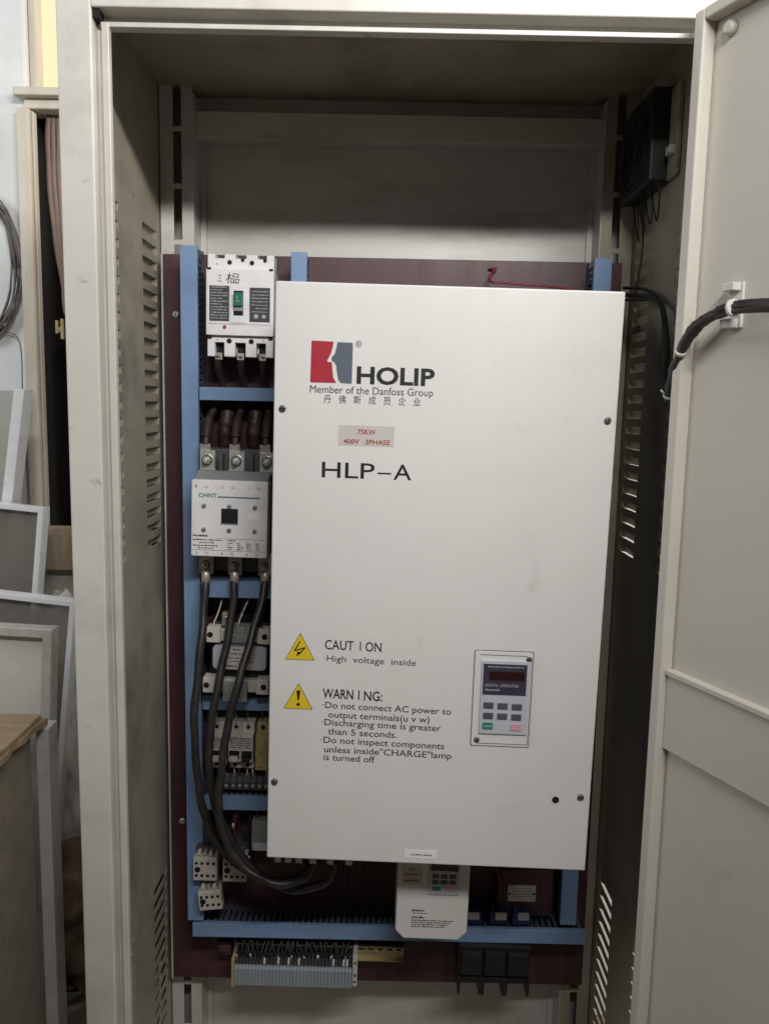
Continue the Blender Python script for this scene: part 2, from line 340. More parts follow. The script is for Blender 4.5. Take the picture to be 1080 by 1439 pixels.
# rear: posts with long slots, beam, back sheet
MB().box(-0.41, 0.41, 0.415, 0.418, 0.06, 1.992).build('back_panel', 'zinc', cab)
for s in (-1, 1):
    x0, x1 = mir(0.343, 0.397, s)
    hc = (x0+x1)/2
    holes = [(hc-0.007-0.002*s, hc+0.007-0.002*s, 1.745+0.091*k, 1.745+0.091*k+0.083) for k in range(-16, 3)]
    rp = holed_sheet('y', 0.360, x0, x1, 0.06, 1.98, holes, 0.0018, 'rear_post', 'zinc' if s < 0 else 'inner', cab)  # right post takes the darker paint to stand in for its shade
    xi = x0 if s > 0 else x1
    MB().box(*( (xi-0.0018, xi) if s > 0 else (xi, xi+0.0018)), 0.360, 0.414, 0.06, 1.98).build('post_flange', 'zinc', rp)
    MB().box(*((xi-0.012, xi-0.002) if s > 0 else (xi+0.002, xi+0.012)), 0.408, 0.4145, 0.06, 1.98).build('post_lip', 'zinc', rp)
MB().box(-0.341, 0.341, 0.375, 0.414, 1.915, 1.957).build('rear_beam', 'zinc', cab, 0.001)
mp = MB().box(-0.386, 0.374, 0.330, 0.336, 0.410, 1.716).build('mounting_plate', 'maroon', cab, 0.0008)
MB().box(-0.3885, -0.3862, 0.326, 0.336, 0.410, 1.716).build('edge_strip', 'zinc', mp)
for x, z in ((-0.366, 1.618), (-0.366, 0.72), (0.36, 1.618)): screw(x, z, 0.330, 0.0055, mp, 'steel', 'plate_bolt')

# door, swung open to the right
DW = 0.74
dr = MB().box(0.0, DW, 0.0, 0.0015, 0.06, 1.945).build('door', 'doorp', cab, origin=(0, 0, 0))
dr.location = Vector((0.364, -0.006, 0))-ORG[cab.name]; dr.rotation_euler = (0, 0, R(293)); ORG[dr.name] = Vector((0, 0, 0))
MB().box(0.0, 0.0165, -0.019, 0.0, 0.061, 1.944).build('hinge_side_flange', 'doorp', dr, 0.0025, 3)
MB().box(0.0165, DW, -0.019, 0.0, 1.930, 1.944).build('top_flange', 'doorp', dr, 0.002)
MB().box(DW-0.016, DW, -0.019, 0.0, 0.061, 1.930).build('lock_side_flange', 'doorp', dr, 0.002)
st = MB().prismx([(0.0, 1.030), (-0.0085, 1.031), (-0.0085, 1.136), (0.0, 1.139)], 0.0165, DW-0.016).build('stiffener', 'doorp', dr, 0.0008)
MB().box(0.018, DW-0.02, -0.0125, -0.0085, 1.1315, 1.1385).build('stiffener_lip', 'doorp', st, 0.001)
kb = MB(); kb.tube([(0.042, 0, 1.913), (0.042, -0.008, 1.913), (0.042, -0.010, 1.913)], [0.009, 0.008, 0.005], 16); kb.build('rubber_bumper', 'aged', dr)
tm = MB().box(0.066, 0.090, -0.004, 0.0, 1.570, 1.622).build('tie_mount', 'tape', dr, 0.001)
MB().box(0.069, 0.087, -0.016, -0.004, 1.612, 1.621).build('mount_ear', 'tape', tm, 0.001)
MB().box(0.070, 0.086, -0.016, -0.004, 1.570, 1.580).build('mount_ear', 'tape', tm, 0.001)

# ------------------------------------------------------------------ wiring ducts
def duct(label, vert, a0, a1, w0, w1, y0=0.27, gap0=None):
    """vert: a = z range, w = x range;  else a = x range, w = z range. Cover at y0, back on the plate"""
    cen = ((w0+w1)/2, 0.33, a0) if vert else ((a0+a1)/2, 0.33, w0)
    t = thing('wiring_duct', label, 'wiring duct', cen, group='blue slotted wiring ducts')
    def bx(b, a, c, ww0, ww1, ya, yb): return b.box(ww0, ww1, ya, yb, a, c) if vert else b.box(a, c, ya, yb, ww0, ww1)
    cv = MB(); bx(cv, a0, a1, w0, w1, y0, y0+0.0022); bx(cv, a0, a1, w0, w0+0.0018, y0+0.0022, y0+0.010); bx(cv, a0, a1, w1-0.0018, w1, y0+0.0022, y0+0.010)
    cv.build('cover', 'duct', t, 0.0007)
    bs = MB(); bx(bs, a0, a1, w0+0.002, w1-0.002, 0.3275, 0.3299); bx(bs, a0, a1, w0+0.002, w0+0.0035, 0.314, 0.3275); bx(bs, a0, a1, w1-0.0035, w1-0.002, 0.314, 0.3275)
    bs.build('base', 'ductd', t)
    fb = MB(); a = a0+0.001
    while a+0.006 < a1:
        for q0, q1 in ((w0+0.002, w0+0.0035), (w1-0.0035, w1-0.002)): bx(fb, a, a+0.006, q0, q1, y0+0.004, 0.314)
        a += 0.0105
    fb.build('finger_rows', 'ductd', t, kind='stuff')
    return t
duct('long vertical blue wiring duct down the left edge of the maroon plate', True, 0.566, 1.719, -0.343, -0.316)
duct('vertical blue wiring duct at the right edge, mostly hidden behind the large drive', True, 0.572, 1.712, 0.313, 0.341)
duct('short vertical blue duct end showing above the large drive beside the breaker', True, 1.648, 1.712, -0.167, -0.142)
duct('short horizontal blue duct below the white moulded case breaker', False, -0.314, -0.172, 1.477, 1.498)
duct('short horizontal blue duct just below the contactor', False, -0.314, -0.172, 1.150, 1.186)
duct('short horizontal blue duct below the control transformer', False, -0.314, -0.172, 0.954, 0.978)
duct('short horizontal blue duct below the small breakers', False, -0.314, -0.172, 0.774, 0.798)
t = duct('long horizontal blue duct across the bottom behind the small drive', False, -0.335, 0.358, 0.535, 0.560)

# ------------------------------------------------------------------ moulded case breaker
def mccb():
    x0, x1, z0, z1 = -0.2985, -0.1925, 1.546, 1.704; y = 0.250; xc = (x0+x1)/2; W = x1-x0
    t = thing('circuit_breaker', 'white moulded case breaker with green toggle and handwriting, top left of the plate', 'circuit breaker', (xc, 0.33, z0), (0, R(0.6), 0))
    MB().box(x0+0.003, x1-0.003, y+0.022, 0.33, z0+0.006, z1-0.020).build('body', 'aged', t, 0.001)
    # centre cover
    cv = MB().prism(rrect(x0, x1, 1.5785, 1.681, 0.002), y, y+0.03).build('front_cover', 'white', t, 0.0012, 2)
    def teeth(za, zb, up, ya):
        # outline with three notches open on the free side
        n = [(x0+0.0125, x0+0.0275), (xc-0.0085, xc+0.0085), (x1-0.0275, x1-0.0125)]
        zt, zn = (zb, za+0.016) if up else (za, zb-0.010)
        p = [(x0+0.001, za if up else zb), (x1-0.001, za if up else zb), (x1-0.001, zt)]
        for a, c in reversed(n): p += [(c, zt), (c, zn), (a, zn), (a, zt)]
        p += [(x0+0.001, zt)]
        return MB().prism(p, ya, ya+0.030)
    tp = teeth(1.6815, z1, True, y+0.007).build('line_terminal_cover', 'white', t, 0.0008)
    bp = teeth(z0, 1.578, False, y+0.007).build('load_terminal_cover', 'white', t, 0.0008)
    hb = MB()
    for x in (xc-0.0175, xc+0.0175): hb.disc(x, 1.6915, y+0.0068, 0.0036)
    for x in (xc+0.003, xc+0.038): hb.disc(x, 1.6955, y+0.0068, 0.0028)
    hb.disc(x0+0.016, 1.6885, y+0.0068, 0.0009)
    hb.build('screw_hole', 'hole', tp)
    hb = MB()
    for x in (xc-0.0175, xc+0.0175): hb.disc(x, 1.5705, y+0.0068, 0.0040)
    hb.disc(x0+0.017, 1.572, y+0.0068, 0.0008); hb.disc(x1-0.017, 1.572, y+0.0068, 0.0008)
    hb.build('screw_hole', 'hole', bp)
    for x in (xc-0.035, xc, xc+0.035):
        MB().box(x-0.0068, x+0.0068, y+0.020, y+0.0215, z0+0.004, z0+0.022).build('terminal_pocket', 'hole', bp)
        MB().box(x-0.0062, x+0.0062, y+0.018, y+0.020, z1-0.020, z1-0.004).build('terminal_pocket', 'dgrey', tp)
        MB().box(x-0.0055, x+0.0055, y+0.010, y+0.018, z0-0.005, z0+0.006).build('load_lug', 'copper', t, 0.0006)
    for x in (x0+0.0015, x1-0.0015-0.006):
        MB().box(x, x+0.006, y-0.0002, y+0.006, 1.6785, 1.6822).build('cover_notch', 'hole', cv); MB().box(x, x+0.006, y+0.004, y+0.008, 1.574, 1.579).build('cover_notch', 'hole', cv)
    l1 = MB().box(x0+0.0055, x0+0.0365, y-0.0006, y, 1.6005, 1.6545).build('rating_label', 'label', cv)
    l2 = MB().box(x1-0.0375, x1-0.0055, y-0.0006, y, 1.6005, 1.6530).build('rating_label', 'label', cv)
    fineprint([(x0+0.008, x0+0.034-random.choice((0, 0, .008)), 1.6515-0.0043*k, 0.0017) for k in range(12)], y-0.0006, 'ink3', l1)
    fineprint([(x1-0.034+random.choice((0, .006)), x1-0.008, 1.6465-0.0052*k, 0.0016) for k in range(7)], y-0.0006, 'ink3', l2)
    e = MB(); e.disc(x1-0.027, 1.609, y-0.0007, 0.0036, 0.0002); e.disc(x1-0.015, 1.609, y-0.0007, 0.0032, 0.0002); e.build('approval_mark', 'ink3', l2)
    MB().box(xc-0.0145, xc+0.0105, y-0.0012, y, 1.598, 1.657).build('toggle_bezel', 'white', cv, 0.0008)
    MB().box(xc-0.0095, xc+0.0055, y-0.0016, y-0.0012, 1.6095, 1.6475).build('toggle_slot', 'hole', cv)
    tg = MB().box(xc-0.0088, xc+0.0048, y-0.008, y-0.0016, 1.623, 1.644).build('toggle', 'green', cv, 0.0012)
    MB().box(xc-0.0050, xc+0.0012, y-0.0083, y-0.008, 1.6305, 1.6315).build('toggle_mark', 'ink3', tg)
    letters('I', xc-0.0030, xc-0.0018, 1.634, 0.005, y-0.008, 'ink3', tg, name='toggle_mark')
    MB().box(xc-0.0088, xc+0.0048, y-0.004, y-0.0016, 1.616, 1.6228).build('toggle_skirt', 'grey', cv, 0.0008)
    rb = MB(); rb.tube([(x0+0.0295, y, 1.5915), (x0+0.0295, y-0.0016, 1.5915)], 0.0027, 14); rb.build('trip_button', 'reddot', cv)
    MB().box(x0+0.004, x1-0.004, y-0.0004, y, 1.5958, 1.5962).build('cover_groove', 'ink2', cv)
    letters('三', x0+0.0185, x0+0.0245, 1.6615, 0.0090, y, 'ink', cv, name='handwriting', shear=0.1, dz=-0.1)
    letters('榀', x0+0.0310, x0+0.0520, 1.6600, 0.0125, y, 'ink', cv, bold=-0.004, name='handwriting', shear=0.12, dz=-0.05)
mccb()

# ------------------------------------------------------------------ contactor
def contactor():
    x0, x1, z0, z1, y = -0.3135, -0.1945, 1.2325, 1.3530, 0.200; xc = (x0+x1)/2
    t = thing('contactor', 'large white three pole contactor with black square window, below the breaker', 'contactor', (xc, 0.33, z0), (0, R(1.1), 0))
    MB().box(x0+0.004, x1-0.004, 0.2565, 0.33, z0-0.034, z1+0.046).build('body', 'dgrey', t, 0.0015)
    MB().prismx([(y+0.006, z1+0.001), (y+0.006, z1-0.01), (y+0.05, z1-0.01), (y+0.05, z1+0.012), (y+0.030, z1+0.012)], x0+0.003, x1-0.001).build('arc_chamber', 'grey', t, 0.0008)
    fc = MB().prism(rrect(x0, x1, z0, z1, 0.003), y, y+0.036).build('front_cover', 'white', t, 0.0015, 3)
    hz = (z0+z1)/2
    MB().box(xc-0.0125, xc+0.0135, y-0.0008, y, hz-0.0065, hz+0.0165).build('indicator_window', 'black', fc)
    MB().box(xc-0.0140, xc+0.0140, y-0.0010, y, hz-0.0082, hz-0.0070).build('window_ledge', 'grey', fc)
    for x in (x0+0.0200, xc, x1-0.0195):
        for z in (z1-0.0405, z0+0.0425): screw(x, z, y, 0.0036, fc, 'grey', 'cover_screw')
    wl = MB().box(x1-0.030, x1-0.013, y-0.0006, y, hz-0.001, hz+0.009).build('blank_marker', 'wsticker', fc)
    MB().box(x0+0.0410, x1-0.013, y-0.0004, y, z1-0.0268, z1-0.0248).build('brand_line', 'logogrey', fc)
    letters('CHNT', x0+0.011, x0+0.0395, z1-0.0270, 0.0062, y, 'tealink', fc, bold=0.02)
    for k, (a, c) in enumerate((('1', 'L1'), ('3', 'L2'), ('5', 'L3'))):
        xx = x0+0.0065+0.0405*k; letters(a, xx, xx+0.0018, z1-0.0125, 0.0045, y, 'ink2', fc); letters(c, xx+0.0145, xx+0.0195, z1-0.0125, 0.0042, y, 'ink2', fc)
    for k, (a, c) in enumerate((('2', 'T1'), ('4', 'T2'), ('6', 'T3'))):
        xx = x0+0.0075+0.0395*k; letters(a, xx, xx+0.0025, z0+0.0028, 0.0042, y, 'ink2', fc); letters(c, xx+0.0145, xx+0.0195, z0+0.0028, 0.0042, y, 'ink2', fc)
    lb = MB().box(x0+0.0005, x1-0.0005, y-0.0003, y, z0+0.0098, z0+0.0102); lb.box(x0+0.040, x1-0.003, y-0.0003, y, z0+0.0288, z0+0.0292); lb.build('label_rule', 'ink2', fc)
    fineprint([(x0+0.003, x0+0.026, z0+0.0315, 0.003), (x0+0.003, x0+0.049, z0+0.0255, 0.0020), (x0+0.013, x0+0.036, z0+0.0212, 0.0018), (x0+0.003, x0+0.042, z0+0.0165, 0.0020), (x0+0.011, x0+0.036, z0+0.0125, 0.0016)], y, 'ink2', fc)
    rows = [(x0+0.058, x0+0.071, z0+0.0255, 0.0022)]
    for k in range(4):
        for c in range(4): rows.append((x0+0.058+0.0145*c, x0+0.058+0.0145*c+random.uniform(.004, .009), z0+0.0215-0.0032*k, 0.0018))
    fineprint(rows, y, 'ink2', fc)
    for k, x in enumerate((-0.3000, -0.2530, -0.2035)):
        tb = MB().box(x-0.0125, x+0.0120, 0.2505, 0.2535, 1.362, 1.396); tb.box(x-0.0125, x+0.0145, 0.240, 0.2505, 1.361, 1.3635)
        tb.build('line_terminal', 'steel', t, 0.0006); bolt(x-0.001, 1.3800, 0.2495, t, 0.0108)
        tb = MB().box(x-0.0115, x+0.0115, 0.2505, 0.2535, 1.194, 1.232); tb.build('load_terminal', 'copper', t, 0.0006); bolt(x-0.0015, 1.2090, 0.2495, t, 0.0102)
    for x in (-0.2765, -0.228): MB().box(x-0.003, x+0.003, 0.236, 0.28, 1.358, 1.392).build('phase_barrier', 'dgrey', t, 0.0008)
    for s, x in ((-1, x0-0.006), (1, x1+0.004)):
        tb = MB().box(x-0.007, x+0.006, 0.2520, 0.262, hz-0.010, hz+0.010).build('mounting_ear', 'black', t, 0.001); screw(x, hz, 0.2520, 0.0036, tb, 'steel')
contactor()

# ------------------------------------------------------------------ control transformer
def transformer():
    t = thing('control_transformer', 'control transformer with white label and terminal strips, behind the black cables', 'transformer', (-0.2510, 0.33, 0.985), (0, R(1.2), 0))
    MB().box(-0.298, -0.203, 0.258, 0.33, 0.990, 1.112).build('core', 'black', t, 0.002)
    pl = MB().prism(rrect(-0.2915, -0.2030, 1.0345, 1.0755, 0.007), 0.2440, 0.258).build('label_plate', 'kface', t, 0.0008)
    MB().box(-0.2740, -0.2190, 0.2437, 0.2440, 1.037, 1.0725).build('label_sheet', 'sticker', pl)
    fineprint([(-0.258, -0.245, 1.068, 0.003), (-0.262, -0.230, 1.061, 0.0018), (-0.268, -0.226, 1.054, 0.0018), (-0.262, -0.224, 1.048, 0.0018), (-0.271, -0.252, 1.0395, 0.0030)], 0.2437, 'ink2', pl)
    for (za, zb, xl) in ((1.0815, 1.1075, -0.301), (0.9955, 1.0215, -0.306)):
        for (a, c) in ((xl, xl+0.0225), (-0.2175, -0.1975)):
            o = MB().box(a, c, 0.238, 0.262, za, zb).build('terminal_block_end', 'ceramic', t, 0.001)
            MB().disc(a+0.006 if a == xl else c-0.008, (za+zb)/2, 0.2378, 0.0048).build('mounting_hole', 'hole', o)
        MB().box(xl+0.0225, -0.2175, 0.244, 0.262, za+0.001, zb-0.004).build('terminal_bar', 'aged', t, 0.001)
        for k in range(4):
            x = xl+0.032+0.0125*k
            MB().box(x-0.0045, x+0.0045, 0.240, 0.244, za+0.004, zb-0.006).build('terminal', 'copper', t, 0.0006); screw(x, (za+zb)/2-0.001, 0.240, 0.0030, t, 'steel')
    MB().box(-0.262, -0.226, 0.232, 0.2365, 1.083, 1.117).build('clear_cover', 'clear', t, 0.001)
    MB().box(-0.272, -0.232, 0.232, 0.2365, 0.984, 1.018).build('clear_cover', 'clear', t, 0.001)
    fu = MB().box(-0.2780, -0.2655, 0.246, 0.262, 1.1075, 1.130).build('terminal_tag', 'brass', t, 0.001); screw(-0.2718, 1.122, 0.246, 0.0042, fu, 'steel')
transformer()

# ------------------------------------------------------------------ small breakers on their rail
MB_ = MB()
rl = thing('mounting_rail', 'steel rail carrying the small breakers behind the black cables', 'rail', (-0.245, 0.33, 0.87))
MB().box(-0.314, -0.175, 0.320, 0.330, 0.8735, 0.9085).build('rail_strip', 'zinc', rl, 0.0008)
def mcb(x0, x1, poles, label):
    t = thing('miniature_breaker', label, 'circuit breaker', ((x0+x1)/2, 0.33, 0.85), (0, R(1.2), 0), group='miniature breakers on the rail')
    pr = [(0.320, 0.848), (0.276, 0.848), (0.276, 0.862), (0.262, 0.866), (0.262, 0.912), (0.276, 0.914), (0.276, 0.931), (0.320, 0.931)]
    pw = (x1-x0)/poles
    for k in range(poles):
        a, c = x0+pw*k+0.0002, x0+pw*(k+1)-0.0002
        bd = MB().prismx(pr, a, c).build('pole_body', 'aged', t, 0.0008)
        for z in (0.9225, 0.8550): MB().disc((a+c)/2, z, 0.2758, 0.0033).build('terminal_screw', 'hole', bd)
        MB().box(a+0.0015, c-0.0015, 0.2612, 0.262, 0.8715, 0.8855).build('toggle_slot', 'hole', bd)
        MB().box(a+0.0035, c-0.0035, 0.250, 0.2612, 0.8700, 0.8775).build('toggle', 'black' if k % 2 else 'aged', bd, 0.001)
        MB().box((a+c)/2-0.0012, (a+c)/2+0.0012, 0.270, 0.276, 0.931, 0.945).build('ferrule', 'steel', bd)
    fineprint([(x0+0.003, x1-0.004, 0.9065-0.004*k, 0.0018) for k in range(5)], 0.262, 'ink2', t)
mcb(-0.3055, -0.2785, 1, 'single pole miniature breaker, leftmost on the rail beside the blue duct')
mcb(-0.2695, -0.2275, 2, 'double pole miniature breaker between the single pole breaker and yellowed fuse holder')
t = thing('fuse_holder', 'yellowed narrow fuse holder at the right end of the small breaker row', 'fuse holder', (-0.212, 0.33, 0.85), (0, R(1.2), 0))
bd = MB().prismx([(0.320, 0.850), (0.264, 0.850), (0.264, 0.912), (0.276, 0.914), (0.276, 0.931), (0.320, 0.931)], -0.2235, -0.2025).build('body', 'yplas', t, 0.001)
MB().box(-0.2195, -0.2075, 0.261, 0.264, 0.858, 0.905).build('carrier', 'yplas', bd, 0.001); MB().disc(-0.213, 0.9225, 0.2758, 0.0040).build('terminal_screw', 'hole', bd)
letters('N', -0.2165, -0.2105, 0.878, 0.009, 0.261, 'ink2', bd)

t = thing('terminal_row', 'row of dark screw terminals just above the duct below the small breakers', 'terminal block', (-0.24, 0.33, 0.80))
for k in range(9):
    x = -0.292+0.0115*k
    o = MB().prismx([(0.329, 0.803), (0.285, 0.803), (0.278, 0.808), (0.278, 0.822), (0.29, 0.832), (0.329, 0.832)], x, x+0.0105).build('terminal', 'dgrey', t, 0.0006)
    MB().disc(x+0.005, 0.815, 0.2778, 0.0028).build('terminal_screw', 'steel', o)
    MB().tube(spline([(x+0.005, 0.286, 0.829), (x+0.005+random.uniform(-.003, .003), 0.279, 0.842), (x+0.004, 0.292, 0.856)], 5), 0.0013, 6).build('wire_tail', 'ferr' if k % 3 else 'redw', o)

# ------------------------------------------------------------------ loose control sockets lower left
def aux(cx, cz, rot, label, wd=0.0405, ht=0.0415, back=0.2695):
    t = thing('relay_socket', label, 'relay socket', (cx, back, cz), (0, R(rot), 0), group='small white sockets in the lower left')
    x0, x1, z0, z1 = cx-wd/2, cx+wd/2, cz-ht/2, cz+ht/2
    MB().box(x0+0.002, x1-0.002, 0.262, back, z0-0.006, z1+0.014).build('base', 'dgrey', t, 0.001)
    f = MB().box(x0, x1, 0.247, 0.262, z0, z1).build('face', 'aged', t, 0.001)
    for k in range(4):
        for z in (z1-0.0095, z0+0.0095): MB().disc(x0+0.0055+k*(wd-0.011)/3, z, 0.2468, 0.0026).build('contact_hole', 'hole', f)
    MB().disc(x0+0.0075, cz-0.0005, 0.2467, 0.0050).build('coil_hole', 'hole', f)
    for k in range(4):
        x = x0+0.006+k*0.0098; MB().box(x, x+0.006, 0.252, 0.266, z1+0.002, z1+0.009).build('screw_terminal', 'steel' if k % 2 else 'ferr', t, 0.0006)
aux(-0.3068, 0.6770, 1.0, 'upper left white relay socket with eight holes beside the blue duct')
aux(-0.2560, 0.6760, 1.0, 'white relay socket half hidden behind the looping black cables', back=0.33)
aux(-0.2985, 0.6190, -6.0, 'tilted white relay socket hanging below the other two near the bottom duct', 0.040, 0.034)
t = thing('relay', 'grey box relay showing left of the large drive\'s lower corner', 'relay', (-0.213, 0.33, 0.70), (0, R(1.2), 0))
MB().box(-0.232, -0.196, 0.275, 0.33, 0.705, 0.752).build('case', 'grey', t, 0.0015); MB().box(-0.230, -0.198, 0.271, 0.275, 0.699, 0.713).build('flange', 'kface', t, 0.001)

# ------------------------------------------------------------------ large drive
def big_drive():
    cx, cz, y = 0.0657, 1.2193, 0.070
    t = thing('frequency_drive', 'large off white frequency drive with red and grey logo and warning text', 'frequency drive', (cx, y, cz), (0, 0.0133, -0.0159))
    def X(v): return cx+v
    def Z(v): return cz+v
    MB().box(X(-0.222), X(0.222), y+0.022, y+0.2475, Z(-0.400), Z(0.407)).build('body', 'body', t, 0.002)
    cv = MB().box(X(-0.2352), X(0.2352), y, y+0.021, Z(-0.4175), Z(0.4150)).build('front_cover', 'cover', t, 0.0022, 3)
    # logo: two tiles split by a face profile
    pr = [(-0.1548, 0.3366), (-0.1556, 0.331), (-0.1570, 0.325), (-0.1580, 0.321), (-0.1612, 0.3145), (-0.1632, 0.3108), (-0.1620, 0.3092), (-0.1568, 0.3090), (-0.1562, 0.3045), (-0.1552, 0.296), (-0.1540, 0.2880), (-0.1500, 0.2812)]
    red = [(-0.1838, 0.3372), (-0.1849, 0.3362), (-0.1856, 0.2820), (-0.1845, 0.2808)]+pr[::-1]
    MB().prism([(X(a), Z(c)) for a, c in red], y-0.0004, y).build('logo_red_tile', 'logored', cv)
    gr = [(a+0.0052+(0.0006 if i > 6 else 0), c-0.0004) for i, (a, c) in enumerate(pr)]
    gr[-1] = (-0.1430, 0.2812); gr[-2] = (-0.1470, 0.2846)
    gr[4] = (-0.1570, 0.3150); gr[5] = (-0.1572, 0.3120); gr[6] = (-0.1555, 0.3104); gr[7] = (-0.1525, 0.3080)
    grey = gr+[(-0.1295, 0.2808), (-0.1287, 0.2818), (-0.1285, 0.3346), (-0.1296, 0.3358)]
    MB().prism([(X(a), Z(c)) for a, c in grey], y-0.0004, y).build('logo_grey_tile', 'logogrey', cv)
    letters('HOLIP', X(-0.1222), X(-0.0157), Z(0.2818), 0.0218, y, 'ink', cv, bold=0.030)
    letters('®', X(-0.1250), X(-0.1165), Z(0.3300), 0.0085, y, 'ink2', cv)
    letters('Member of the Danfoss Group', X(-0.1858), X(-0.0168), Z(0.2672), 0.0098, y, 'ink2', cv)
    for k, ch in enumerate('丹佛斯成员企业'):
        xx = -0.1665+0.0205*k; letters(ch, X(xx), X(xx+0.0100), Z(0.2545), 0.0085, y, 'ink2', cv)
    sl = MB().box(X(-0.1448), X(-0.0680), y-0.0004, y, Z(0.1965), Z(0.2245)).build('rating_sticker', 'sticker', cv)
    letters('75KW', X(-0.1190), X(-0.0935), Z(0.2125), 0.0065, y-0.0004, 'redink', sl, bold=0.012)
    letters('400V', X(-0.1378), X(-0.1160), Z(0.1990), 0.0062, y-0.0004, 'redink', sl, bold=0.012); letters('3PHASE', X(-0.1075), X(-0.0735), Z(0.1990), 0.0062, y-0.0004, 'redink', sl, bold=0.012)
    letters('HLP', X(-0.1668), X(-0.0935), Z(0.1512), 0.0212, y, 'ink', cv, bold=0.004)
    MB().box(X(-0.0895), X(-0.0705), y-0.0004, y, Z(0.1582), Z(0.1603)).build('lettering', 'ink', cv)
    letters('A', X(-0.0672), X(-0.0425), Z(0.1512), 0.0212, y, 'ink', cv, bold=0.004)
    # warning triangles
    def tri(ax, az, hw, h, inner):
        p = [(ax-hw, az-h), (ax+hw, az-h), (ax, az)]
        o = MB().prism([(X(a), Z(c)) for a, c in p], y-0.0004, y).build('warning_border', 'ink2', cv)
        s = 0.945; c0 = az-h*0.66
        MB().prism([(X(ax+(a-ax)*s), Z(c0+(c-c0)*s)) for a, c in p], y-0.0008, y-0.0003).build('warning_triangle', 'yellow', o)
        b = MB(); inner(b, ax, az); b.build('warning_symbol', 'ink', o)
    def boltsym(b, ax, az):
        yy = y-0.0010; q = [(0.0000, -0.0125), (-0.0078, -0.0265), (0.0075, -0.0215), (-0.0008, -0.0305)]
        for (a, c), (d, e) in zip(q, q[1:]):
            v = Vector((d-a, e-c)); nrm = Vector((-v.y, v.x)).normalized()*0.0008
            b.prism([(X(ax+a-nrm.x), Z(az+c-nrm.y)), (X(ax+d-nrm.x), Z(az+e-nrm.y)), (X(ax+d+nrm.x), Z(az+e+nrm.y)), (X(ax+a+nrm.x), Z(az+c+nrm.y))], yy, yy+0.0004)
        b.prism([(X(ax-0.0048), Z(az-0.0348)), (X(ax+0.0022), Z(az-0.0296)), (X(ax-0.0036), Z(az-0.0274))], yy, yy+0.0004)
    def excl(b, ax, az):
        yy = y-0.0010
        b.prism([(X(ax-0.0010), Z(az-0.0255)), (X(ax+0.0010), Z(az-0.0255)), (X(ax+0.0027), Z(az-0.0125)), (X(ax+0.0018), Z(az-0.0108)), (X(ax-0.0018), Z(az-0.0108)), (X(ax-0.0027), Z(az-0.0125))], yy, yy+0.0004)
        b.prism([(X(ax+0.0025*math.cos(R(a))), Z(az-0.0318+0.0025*math.sin(R(a)))) for a in range(0, 360, 30)], yy, yy+0.0004)
    tri(-0.1920, -0.0724, 0.0212, 0.0400, boltsym); tri(-0.1930, -0.1470, 0.0212, 0.0388, excl)
    sd = -0.016
    letters('CAUT', X(-0.1565), X(-0.1155), Z(-0.0950), 0.0135, y, 'ink', cv, bold=0.006, dz=sd); letters('I', X(-0.1065), X(-0.1050), Z(-0.0958), 0.0135, y, 'ink', cv, bold=0.006); letters('ON', X(-0.0985), X(-0.0758), Z(-0.0960), 0.0135, y, 'ink', cv, bold=0.006, dz=sd)
    letters('·High  voltage  inside', X(-0.1575), X(-0.0258), Z(-0.1128), 0.0088, y, 'ink2', cv, dz=sd)
    letters('WARN', X(-0.1580), X(-0.1140), Z(-0.1676), 0.0138, y, 'ink', cv, bold=0.012, dz=sd); letters('I', X(-0.1068), X(-0.1050), Z(-0.1686), 0.0138, y, 'ink', cv, bold=0.006); letters('NG:', X(-0.0985), X(-0.0720), Z(-0.1690), 0.0138, y, 'ink', cv, bold=0.010, dz=sd)
    for s, a, c, z in (('·Do not connect AC power to', -0.1580, 0.0275, -0.1826), ('output terminals(u v w)', -0.1492, -0.0030, -0.1966), ('·Discharging time is greater', -0.1585, 0.0140, -0.2084), ('than 5 seconds.', -0.1490, -0.0490, -0.2222), ('·Do not inspect components', -0.1592, 0.0200, -0.2352), ('unless inside"CHARGE"lamp', -0.1540, 0.0312, -0.2494), ('is turned off', -0.1542, -0.0800, -0.2616)):
        letters(s, X(a), X(c), Z(z), 0.0092, y, 'ink2', cv, bold=0.004, dz=sd)
    for a, c in ((-0.2229, 0.2440), (0.2226, 0.2425), (-0.2251, -0.2977), (0.2210, -0.3027)): screw(X(a), Z(c), y, 0.0048, cv)
    MB().disc(X(0.1851), Z(-0.3086), y, 0.0052).build('cable_hole', 'hole', cv)
    ws = MB().box(X(-0.0318), X(0.0171), y-0.0004, y, Z(-0.4085), Z(-0.3957)).build('white_sticker', 'wsticker', cv); fineprint([(X(-0.022), X(0.010), Z(-0.4035), 0.0016)], y-0.0004, 'ink2', ws)
    # keypad: recess outline, plate, face, display, keys
    k0 = MB().prism(rrect(X(0.0570), X(0.1415), Z(-0.2305), Z(-0.0875), 0.003), y-0.0006, y).build('keypad_gasket', 'dsteel', cv)
    k1 = MB().prism(rrect(X(0.0580), X(0.1404), Z(-0.2295), Z(-0.0886), 0.0028), y-0.0016, y-0.0002).build('keypad_plate', 'cover', cv, 0.0005)
    MB().box(X(0.0655), X(0.1390), y-0.0019, y-0.0016, Z(-0.2262), Z(-0.2255)).build('plate_rule', 'ink2', k1)
    MB().box(X(0.1385), X(0.1392), y-0.0019, y-0.0016, Z(-0.2255), Z(-0.0960)).build('plate_rule', 'ink2', k1)
    MB().box(X(0.0655), X(0.1320), y-0.0019, y-0.0016, Z(-0.0945), Z(-0.0938)).build('plate_rule', 'ink2', k1)
    k2 = MB().prism(rrect(X(0.0680), X(0.1365), Z(-0.2105), Z(-0.1015), 0.0015), y-0.0045, y-0.0012).build('keypad', 'kface', cv, 0.0008)
    yk = y-0.0045
